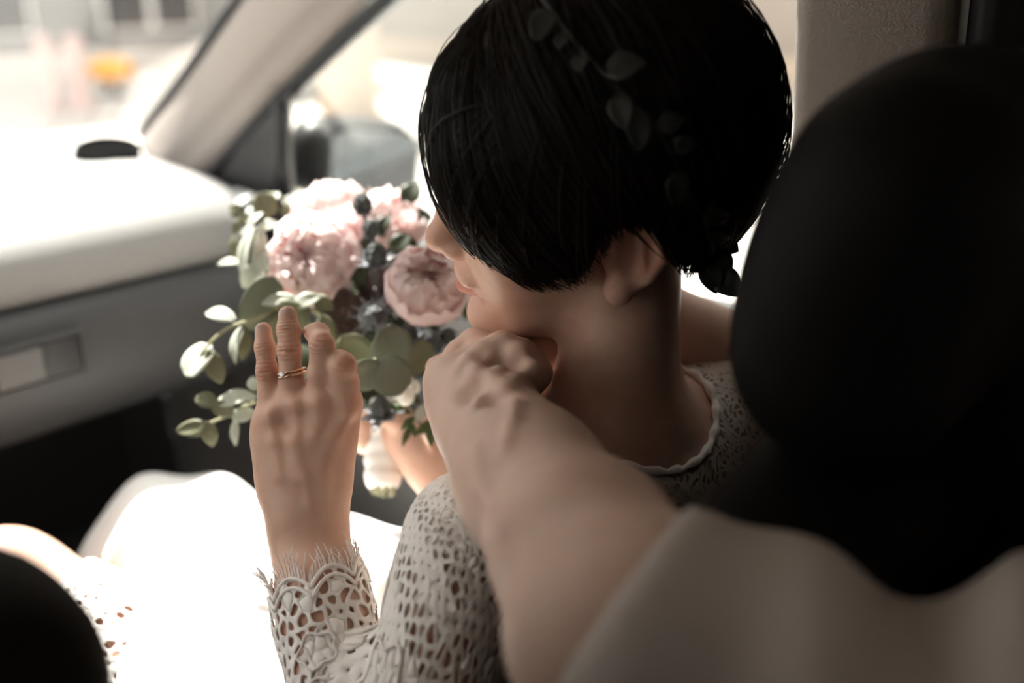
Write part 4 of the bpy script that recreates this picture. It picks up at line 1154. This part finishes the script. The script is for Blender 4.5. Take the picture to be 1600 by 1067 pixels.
# ------------------------------------------------------------------ bouquet
mat('peony_pink', (.93, .82, .80), .6, spec=.2, sss=.25, sssr=(.006, .003, .003), attr='tint')
mat('leaf_sage_shade', (.24, .26, .195), .55, col2=(.18, .20, .15), nscale=60, spec=.35)  # round leaves in shade, dimmed through their colour
mat('leaf_silver_lit', (.60, .62, .54), .5, col2=(.50, .53, .44), nscale=60, spec=.35, sss=.0)  # silvery leaf whose colour is lightened to look sunlit
mat('leaf_olive_shade', (.235, .24, .15), .55, col2=(.18, .185, .11), nscale=60, spec=.35)  # same eucalyptus, darker olive standing in for leaves in shade
mat('leaf_dark', (.045, .06, .03), .5, col2=(.03, .04, .022), nscale=60, spec=.35)
mat('leaf_green', (.10, .13, .05), .5, col2=(.07, .10, .04), nscale=60, spec=.35)
mat('stem_green', (.30, .29, .16), .6)
mat('thistle_core', (.055, .062, .060), .7, bump=.8, bscale=700)
mat('thistle_bract', (.30, .31, .33), .5, col2=(.16, .17, .20), nscale=200)
mat('rosette', (.055, .030, .026), .5, col2=(.12, .07, .06), nscale=120)
mat('ribbon', (.90, .88, .85), .6, bump=.2, bscale=300)
mat('bud_white', (.82, .82, .76), .5)

translucent('peony_pink', .55)
for n_ in ('leaf_sage_shade', 'leaf_silver_lit', 'leaf_olive_shade', 'leaf_green'): translucent(n_, .3)
HUB = P(602, 575, .935)
bq = empty('bouquet', P(598, 765, .895), label='bridal bouquet of pink peonies, thistles and eucalyptus with a white ribbon handle', cat='bouquet')
def Rz(a): return np.array([[math.cos(a), -math.sin(a), 0], [math.sin(a), math.cos(a), 0], [0, 0, 1]])
def m4(R, t, s=1.0):
    s = (s, s, s) if np.isscalar(s) else s
    return Matrix([[*(R[i] * np.array(s)), t[i]] for i in range(3)] + [[0, 0, 0, 1]])
def inst(name, me, R, t, s, parent, **k):
    o = bpy.data.objects.new(name, me); COL.objects.link(o); o.parent = parent
    o.matrix_parent_inverse = base_inv(parent); o.matrix_basis = m4(R, np.asarray(t), s); return tag(o, **k)
def petal_mesh(layer, var, seed):
    rg = np.random.default_rng(seed); ph0, ph1, r0, hw = layer; nu, nv = 9, 8; V, T = [], []
    a1, a2, fr1 = rg.uniform(0, 6), rg.uniform(0, 6), rg.uniform(4, 7); tipin = rg.normal(0, .05)
    for i in range(nv):
        v = i / (nv - 1); wv = math.sin(math.pi * (.12 + .62 * v)) ** .8
        for j in range(nu):
            u_ = 2 * j / (nu - 1) - 1
            edge = 1 - .16 * abs(u_) ** 2.5 - .05 * math.cos(u_ * 9 + a1) * v
            ph = math.radians(ph0 + (ph1 - ph0) * v * edge); az = math.radians(hw) * u_ * wv
            r = r0 * (.55 + .45 * math.sin(min(1, v * 1.25) * math.pi / 2)) * (1 + .035 * v * math.sin(fr1 * u_ + a2) + .03 * v * v * math.sin(11 * u_ + a1) + tipin * v * v - .06 * u_ * u_ * v)
            V.append((r * math.sin(ph) * math.cos(az), r * math.sin(ph) * math.sin(az), r * math.cos(ph)))
            k = min(1, v * 1.1) ** 1.2; k *= 1 - .35 * rg.random() * (1 - v)
            T.append((1, .74 + .26 * k, .77 + .23 * k, 1))
    me = mesh_np('petal', V, [(i * nu + j, i * nu + j + 1, (i + 1) * nu + j + 1, (i + 1) * nu + j) for i in range(nv - 1) for j in range(nu - 1)])
    at = me.color_attributes.new('tint', 'FLOAT_COLOR', 'POINT'); at.data.foreach_set('color', np.array(T, np.float32).ravel())
    me.materials.append(M['peony_pink']); me.polygons.foreach_set('use_smooth', np.ones(len(me.polygons), bool)); return me
LAY = [((165, 66, 1.0, 46), 7), ((155, 50, .93, 40), 8), ((150, 36, .86, 36), 9), ((140, 26, .74, 34), 9), ((125, 17, .60, 32), 8), ((110, 10, .46, 34), 7), ((95, 4, .32, 38), 6), ((80, 0, .20, 45), 4)]
PM = [[petal_mesh(l, v, 20 + 7 * i + v) for v in range(3)] for i, (l, n) in enumerate(LAY)]
def peony(c, axis, R, seed, open_=1.0):
    rg = np.random.default_rng(seed); z = nrm(axis); x = nrm(np.cross(z, A(.31, .5, .77))); B = np.stack([x, np.cross(z, x), z], 1)
    core = MB(); core.tube([c - z * R * .95, c - z * R * .5], [R * .10, R * .22], 10); core.tube([c - z * R * .95, c - z * R * .95 + nrm(HUB - c) * .05], [.004, .003], 6)
    po = core.build('peony', 'leaf_green', bq)
    for i, (l, n) in enumerate(LAY):
        off = rg.uniform(0, 6)
        for k in range(n):
            az = off + 2 * math.pi * k / n + rg.normal(0, .12); tilt = rg.normal(0, .06)
            Rt = np.array([[math.cos(tilt), 0, math.sin(tilt)], [0, 1, 0], [-math.sin(tilt), 0, math.cos(tilt)]])
            s = R * rg.uniform(.95, 1.05)
            inst('petal', PM[i][rg.integers(3)], B @ Rz(az) @ Rt, c, (s, s, s * rg.uniform(.92, 1.05)), po)
    return po
def toward(px, py, pz, dx=0, dy=0, back=1.0): return nrm(CR * dx + CU * dy - CV * back)
peony(P(489, 405, .905), toward(0, 0, 0, -.12, .10, .9), .0425, 1)
peony(P(668, 446, .860), toward(0, 0, 0, .10, .35, .8), .0375, 2)
peony(P(520, 338, 1.00), toward(0, 0, 0, -.2, .9, .5), .043, 3)
peony(P(615, 345, .965), toward(0, 0, 0, .25, .8, .6), .033, 4)

# leaves
def leaf_mesh(kind, n=7, m_=11):
    V = []
    for i in range(m_):
        v = i / (m_ - 1)
        w = {'round': .5 * math.sqrt(max(0, 1 - (2 * v - 1) ** 2)) ** .85, 'oval': .30 * math.sin(math.pi * v ** .85) ** .8, 'lance': .17 * math.sin(math.pi * v ** .8) ** .9}[kind]
        for j in range(n):
            u_ = 2 * j / (n - 1) - 1
            V.append((u_ * w, v, .10 * abs(u_) * w + .10 * math.sin(math.pi * v) * (1 if kind != 'round' else .4) - .02 + .012 * math.sin(7 * v + 3 * u_)))
    me = mesh_np('leaf', V, [(i * n + j, i * n + j + 1, (i + 1) * n + j + 1, (i + 1) * n + j) for i in range(m_ - 1) for j in range(n - 1)])
    bm = bmesh.new(); bm.from_mesh(me); bmesh.ops.remove_doubles(bm, verts=bm.verts, dist=1e-4); g_ = bm.faces[:]; bmesh.ops.solidify(bm, geom=g_, thickness=.018); bm.to_mesh(me); bm.free()
    me.polygons.foreach_set('use_smooth', np.ones(len(me.polygons), bool)); return me
LM = {}
def leaf_of(kind, m):
    if (kind, m) not in LM:
        me = leaf_mesh(kind); me.materials.append(M[m]); LM[(kind, m)] = me
    return LM[(kind, m)]
def leaf(parent, px, py, z, ln, wd, ang, m='leaf_silver_lit', kind='oval', face=(0, 0), name='leaf'):
    """leaf centred at px,py; ln, wd in photo pixels; ang = direction of the tip in the picture (0 right, 90 up); face tilts its normal"""
    c = P(px, py, z); k = z / FPX; t = CR * math.cos(math.radians(ang)) + CU * math.sin(math.radians(ang))
    n = nrm(-CV + CR * face[0] + CU * face[1]); t = nrm(t - n * (t @ n)); s = np.cross(t, n)
    w0 = {'round': 1.0, 'oval': .60, 'lance': .34}[kind]; L = ln * k
    return inst(name, leaf_of(kind, m), np.stack([s, t, n], 1), c - t * L / 2, (wd * k / w0, L, L), parent)
def sprig(name, path, r=.0016, m='stem_green'):
    b = MB(); b.tube(spline([P(*q) for q in path], 24), [r * (1.2 - .6 * i / 23) for i in range(24)], 7); return b.build(name, m, bq)
S = sprig('eucalyptus_sprig', [(585, 560, .93), (480, 480, .88), (395, 500, .855), (352, 515, .845), (320, 545, .84), (312, 560, .84)])
leaf(S, 344, 493, .85, 62, 26, 157, 'leaf_silver_lit', 'oval', (-.3, .7))
leaf(S, 372, 538, .85, 62, 24, 262, 'leaf_silver_lit', 'oval', (-.75, .2))
leaf(S, 380, 536, .852, 58, 24, 268, 'leaf_olive_shade', 'oval', (.6, -.1))  # shaded half of the leaf above, shade put into its colour
leaf(S, 309, 562, .84, 62, 52, 240, 'leaf_silver_lit', 'round', (-.4, .55))
leaf(S, 336, 574, .84, 58, 32, 290, 'leaf_olive_shade', 'oval', (.3, -.2))
S = sprig('eucalyptus_sprig', [(590, 580, .93), (480, 610, .87), (400, 628, .845), (340, 656, .84), (300, 668, .84)])
leaf(S, 370, 624, .838, 72, 30, 5, 'leaf_silver_lit', 'oval', (-.2, .75)); leaf(S, 322, 625, .838, 42, 26, 170, 'leaf_olive_shade', 'oval', (-.2, .3))
leaf(S, 346, 637, .838, 48, 26, 150, 'leaf_olive_shade', 'oval', (.1, -.2)); leaf(S, 382, 648, .84, 44, 22, 12, 'leaf_silver_lit', 'oval', (0, .1))
leaf(S, 303, 670, .838, 62, 28, 184, 'leaf_olive_shade', 'oval', (-.1, .25)); leaf(S, 328, 678, .838, 44, 26, 280, 'leaf_olive_shade', 'oval', (.2, -.2))
leaf(S, 368, 676, .84, 42, 16, 272, 'leaf_silver_lit', 'oval', (-.2, .1)); leaf(S, 396, 599, .845, 30, 20, 120, 'leaf_silver_lit', 'oval', (-.3, .7))
S = sprig('eucalyptus_sprig', [(590, 540, .94), (450, 440, .93), (405, 385, .93), (388, 350, .935), (372, 330, .94)])
for q in ((369, 329, .94, 30, 22, 150, 'leaf_olive_shade', 'oval', (-.2, .1)), (414, 320, .945, 44, 40, 100, 'leaf_olive_shade', 'round', (.1, .1)), (429, 308, .95, 24, 18, 60, 'leaf_silver_lit', 'oval', (0, .6)),
          (391, 331, .935, 26, 14, 110, 'leaf_silver_lit', 'oval', (-.3, .5)), (399, 343, .93, 36, 16, 60, 'leaf_silver_lit', 'oval', (-.3, .7)), (371, 354, .935, 28, 16, 240, 'leaf_olive_shade', 'oval', (-.1, 0)),
          (447, 326, .95, 26, 18, 80, 'leaf_olive_shade', 'oval', (0, .2)), (420, 352, .93, 30, 20, 20, 'leaf_silver_lit', 'oval', (0, .5)), (386, 362, .925, 26, 14, 200, 'leaf_silver_lit', 'oval', (-.3, .5)),
          (368, 386, .925, 40, 20, 105, 'leaf_olive_shade', 'oval', (-.2, 0)), (358, 411, .915, 40, 16, 176, 'leaf_silver_lit', 'oval', (-.2, .8)),
          (388, 392, .905, 84, 26, 78, 'leaf_silver_lit', 'oval', (-.7, .2)), (404, 390, .905, 84, 24, 84, 'leaf_silver_lit', 'oval', (.5, -.1)), (390, 432, .90, 44, 30, 240, 'leaf_silver_lit', 'oval', (.1, -.2)), (414, 412, .90, 60, 22, 95, 'leaf_silver_lit', 'oval', (-.2, .3))): leaf(S, *q)
S = sprig('eucalyptus_sprig', [(598, 590, .92), (540, 540, .88), (470, 500, .865), (410, 470, .86)])
for q in ((408, 474, .862, 96, 60, 245, 'leaf_sage_shade', 'round', (.3, -.25)), (436, 470, .858, 58, 22, 190, 'leaf_silver_lit', 'oval', (0, .4)), (452, 478, .856, 50, 20, 170, 'leaf_olive_shade', 'oval', (0, -.3)), (480, 470, .858, 46, 26, 20, 'leaf_silver_lit', 'oval', (0, .4)), (505, 474, .86, 40, 26, 330, 'leaf_olive_shade', 'oval', (.2, .2)),
          (470, 500, .862, 60, 30, 250, 'leaf_olive_shade', 'oval', (0, -.2)), (432, 515, .868, 80, 46, 220, 'leaf_olive_shade', 'oval', (.2, -.3)), (510, 520, .862, 60, 34, 280, 'leaf_olive_shade', 'oval', (.1, -.2)), (455, 535, .868, 64, 34, 260, 'leaf_olive_shade', 'oval', (0, -.2)), (500, 555, .868, 60, 34, 250, 'leaf_olive_shade', 'oval', (0, -.2))): leaf(S, *q)
S = sprig('eucalyptus_sprig', [(605, 600, .90), (598, 590, .84), (592, 586, .81), (585, 560, .815)])
for q in ((573, 585, .806, 58, 50, 200, 'leaf_sage_shade', 'round', (.15, -.15)), (611, 587, .804, 68, 66, 340, 'leaf_sage_shade', 'round', (-.1, .15)), (612, 548, .826, 84, 66, 80, 'leaf_sage_shade', 'round', (.2, -.3)), (558, 552, .838, 76, 56, 130, 'leaf_olive_shade', 'round', (.3, -.4)), (648, 560, .85, 70, 50, 40, 'leaf_olive_shade', 'round', (.4, -.4)), (540, 600, .85, 60, 40, 220, 'leaf_olive_shade', 'round', (.2, -.3))): leaf(S, *q)
S = sprig('herb_sprig', [(612, 600, .90), (640, 630, .855), (652, 655, .845), (668, 680, .84)], .0011, 'leaf_green')
for q in ((637, 661, .842, 32, 12, 225, 'leaf_green', 'lance', (0, .1)), (634, 682, .842, 34, 11, 250, 'leaf_green', 'lance', (.2, 0)), (646, 672, .842, 26, 10, 290, 'leaf_green', 'lance', (0, 0)), (664, 668, .84, 40, 16, 215, 'leaf_green', 'lance', (0, .2)), (674, 682, .84, 34, 16, 265, 'leaf_green', 'lance', (0, 0)), (657, 646, .845, 40, 16, 240, 'leaf_silver_lit', 'lance', (0, .2)), (684, 664, .842, 30, 12, 300, 'leaf_green', 'lance', (0, 0)), (642, 618, .85, 44, 16, 320, 'leaf_green', 'lance', (0, .3)), (626, 640, .85, 40, 14, 340, 'leaf_green', 'lance', (0, .3))): leaf(S, *q)
for (x, y, z, r) in ((633, 617, .842, .0085), (637, 599, .845, .0055), (648, 606, .85, .005)):
    c = P(x, y, z); f = Field().u(ell(c, np.eye(3), (r, r, r * 1.15)), .002).u(sph(c + A(0, 0, r * .9), r * .45), .004)
    b = sdf_mesh('flower_bud', f, c - r * 2, c + r * 2, r / 5, 'bud_white', bq); m = MB(); m.tube([c - A(0, 0, r * .8), c * .7 + P(615, 625, .90) * .3, P(608, 640, .905)], .001, 5); m.build('stalk', 'stem_green', b)
# thistles
def thistle(px, py, z, h, axis, nb=12, bl=30, coneR=.42, seed=0):
    c = P(px, py, z); k = z / FPX; a = nrm(CR * axis[0] + CU * axis[1] - CV * axis[2]); rg = np.random.default_rng(seed)
    x = nrm(np.cross(a, A(.2, .7, .6))); y = np.cross(a, x); b = MB(); rings = []
    for i in range(9):
        v = i / 8; rr = h * k * coneR * math.sin(math.pi * (.10 + .86 * v)) ** .7
        rings.append([c + a * h * k * (v - .4) + (x * math.cos(2 * math.pi * (j + .5 * (i % 2)) / 14) + y * math.sin(2 * math.pi * (j + .5 * (i % 2)) / 14)) * rr * (1.12 if j % 2 else .92) for j in range(14)])
    b.loft(rings); b.tube([c - a * h * k * .4, c - a * h * k * .6, HUB], [.002, .002, .0015], 6); o = b.build('thistle', 'thistle_core', bq, smooth=False)
    for j in range(nb):
        t = 2 * math.pi * j / nb + rg.normal(0, .1); d = nrm(x * math.cos(t) + y * math.sin(t) + a * rg.uniform(-.1, .45)); s = nrm(np.cross(d, a)); L = bl * k * rg.uniform(.75, 1.15); p0 = c - a * h * k * .34; w = L * .10
        m = MB(); n_ = np.cross(d, s)
        vs = [p0 + s * w * .5, p0 - s * w * .5, p0 + d * L * .35 + s * w * 1.1, p0 + d * L * .35 - s * w * 1.1, p0 + d * L * .6 + s * w * .5 + n_ * w * .4, p0 + d * L * .6 - s * w * .5 + n_ * w * .4, p0 + d * L, p0 + d * L * .55 + s * w * 2.0, p0 + d * L * .55 - s * w * 2.0]
        m.add(vs, [(0, 1, 3, 2), (2, 3, 5, 4), (4, 5, 6), (2, 4, 7), (3, 8, 5)]); m.build('bract', 'thistle_bract', o, smooth=False, solid=.0006)
for i, q in enumerate(((567, 322, .90, 36, (-.1, .9, .4), 11, 26), (579, 358, .89, 30, (.2, .6, .6), 9, 22), (588, 400, .865, 40, (.15, .7, .6), 15, 34), (585, 492, .85, 34, (.1, .1, .95), 16, 40), (595, 640, .845, 38, (0, .75, .5), 14, 38), (676, 540, .87, 34, (.3, .2, .8), 13, 34), (640, 520, .875, 30, (0, .3, .8), 12, 32), (700, 525, .88, 28, (.3, .4, .7), 10, 30))):
    thistle(q[0], q[1], q[2], q[3], q[4], q[5], q[6], seed=i)
# dark rosettes
def rosette(px, py, z, R, seed):
    c = P(px, py, z); k = z / FPX; rg = np.random.default_rng(seed)
    b = MB(); b.tube([c, HUB], [.004, .003], 6); o = b.build('dark_rosette', 'leaf_dark', bq)
    for i in range(22):
        a = i * 137.5; rr = R * (.15 + .85 * i / 21); leaf(o, px + rr * .5 * math.cos(math.radians(a)), py - rr * .5 * math.sin(math.radians(a)), z - .02 + .025 * i / 21, rr * .9 + 6, rr * .75 + 6, a, 'rosette', 'round', (-.9 * math.cos(math.radians(a)) * (1 - i / 26), -.9 * math.sin(math.radians(a)) * (1 - i / 26)), 'petal')
rosette(541, 490, .885, 44, 1)
rosette(590, 445, .905, 40, 2)
# dark filling foliage
fo = MB().tube([HUB, P(600, 470, .95)], [.006, .003], 8).build('filler_foliage', 'leaf_dark', bq)
rg = np.random.default_rng(31)
for i in range(90):
    x, y = rg.normal(598, 52), rg.normal(500, 70)
    if y < 330 or y > 640 or x < 440 or x > 730: continue
    leaf(fo, x, y, rg.uniform(.90, .97), rg.uniform(40, 70), rg.uniform(18, 34), rg.uniform(0, 360), ['leaf_dark', 'leaf_dark', 'leaf_green'][rg.integers(3)], 'oval', (rg.normal(0, .4), rg.normal(0, .4)))
for q in ((642, 302, .96, 44, 34, 60), (655, 340, .955, 44, 30, 0), (560, 430, .895, 50, 30, 300), (625, 380, .90, 44, 30, 40), (600, 350, .92, 40, 22, 60)): leaf(fo, *q, 'leaf_dark', 'oval', (0, .3))
# ribbon-wrapped handle
h0, h1 = P(602, 625, .915), P(597, 762, .890); ha = nrm(h1 - h0); rb = []
hx = nrm(np.cross(ha, CV)); hy = np.cross(ha, hx); N_ = 40
for i in range(N_):
    v = i / (N_ - 1); r = .0128 + .0035 * min(1, v * 3) + .0007 * math.sin(v * 38) - .004 * max(0, (v - .93) / .07) ** 2
    rb.append([h0 + (h1 - h0) * v + (hx * math.cos(2 * math.pi * j / 24) + hy * math.sin(2 * math.pi * j / 24)) * r * (1 + .04 * math.sin(3 * 2 * math.pi * j / 24 + v * 9)) for j in range(24)])
rbo = MB().loft(rb).build('ribbon_handle', 'ribbon', bq)
for k in range(9):
    a = k * 2.4; rr = .011 * math.sqrt((k + .5) / 9); q = h1 + (hx * math.cos(a) + hy * math.sin(a)) * rr
    MB().tube([q - ha * .01, q + ha * (.003 + .002 * (k % 3))], .0022, 7).build('stem_end', 'stem_green', rbo)

# ------------------------------------------------------------------ leaf crown in the hair
mat('crown_leaf', (.007, .010, .007), .55, col2=(.005, .007, .005), nscale=60)
def on_hair(px, py, lift):
    d = P(px, py, 1.0) - CAM; o = (RH @ (CAM - HO) - HC) / HR; dd = (RH @ d) / HR
    a_, b_, c_ = dd @ dd, 2 * o @ dd, o @ o - 1; D = b_ * b_ - 4 * a_ * c_; t_ = (-b_ - math.sqrt(max(D, 0))) / (2 * a_)
    p = CAM + d * t_; loc = (RH @ (p - HO) - HC) / (HR * HR); n = nrm(RH.T @ loc); return p + n * lift, n
wr = [(800, -40), (850, 5), (900, 70), (955, 130), (1010, 185), (1052, 250), (1085, 320), (1105, 385)]
W = [on_hair(x, y, .006) for x, y in wr]; wp = spline([w[0] for w in W], 60)
crown = empty('leaf_crown', W[4][0], label='dark green eucalyptus leaf crown worn in the short dark hair', cat='leaf crown')
MB().tube(wp, .0013, 6).build('twig', 'crown_leaf', crown)
rg = np.random.default_rng(4); cl = leaf_of('oval', 'crown_leaf')
for i in range(3, 58, 4):
    p = wp[i]; t_ = nrm(wp[min(i + 1, 59)] - wp[i - 1]); n = nrm(p - (HO + RH.T @ HC)); s = np.cross(t_, n) * (1 if (i // 2) % 2 else -1)
    s = s * (1 if rg.random() < .5 else -1); d = nrm(t_ * rg.uniform(.2, 1.0) + s * rg.uniform(.5, 1.0) + n * rg.uniform(.1, .4)); n2 = nrm(n - d * (n @ d) + s * rg.normal(0, .3)); n2 = nrm(n2 - d * (n2 @ d)); L = rg.uniform(.012, .026)
    inst('leaf', cl, np.stack([np.cross(d, n2), d, n2], 1), p, (L * 1.1, L, L), crown)
for x, y, a, L in ((1105, 392, 250, .026), (1122, 410, 300, .028), (1095, 410, 215, .020), (1128, 378, 330, .026), (1112, 432, 285, .024), (1135, 440, 310, .026), (1092, 372, 190, .022)):
    p = P(x, y, .655); d = CR * math.cos(math.radians(a)) + CU * math.sin(math.radians(a)); n2 = nrm(-CV + CR * .3 * math.sin(x)); d = nrm(d - n2 * (d @ n2))
    inst('leaf', cl, np.stack([np.cross(d, n2), d, n2], 1), p - d * L / 2, (L * 1.2, L, L), crown)
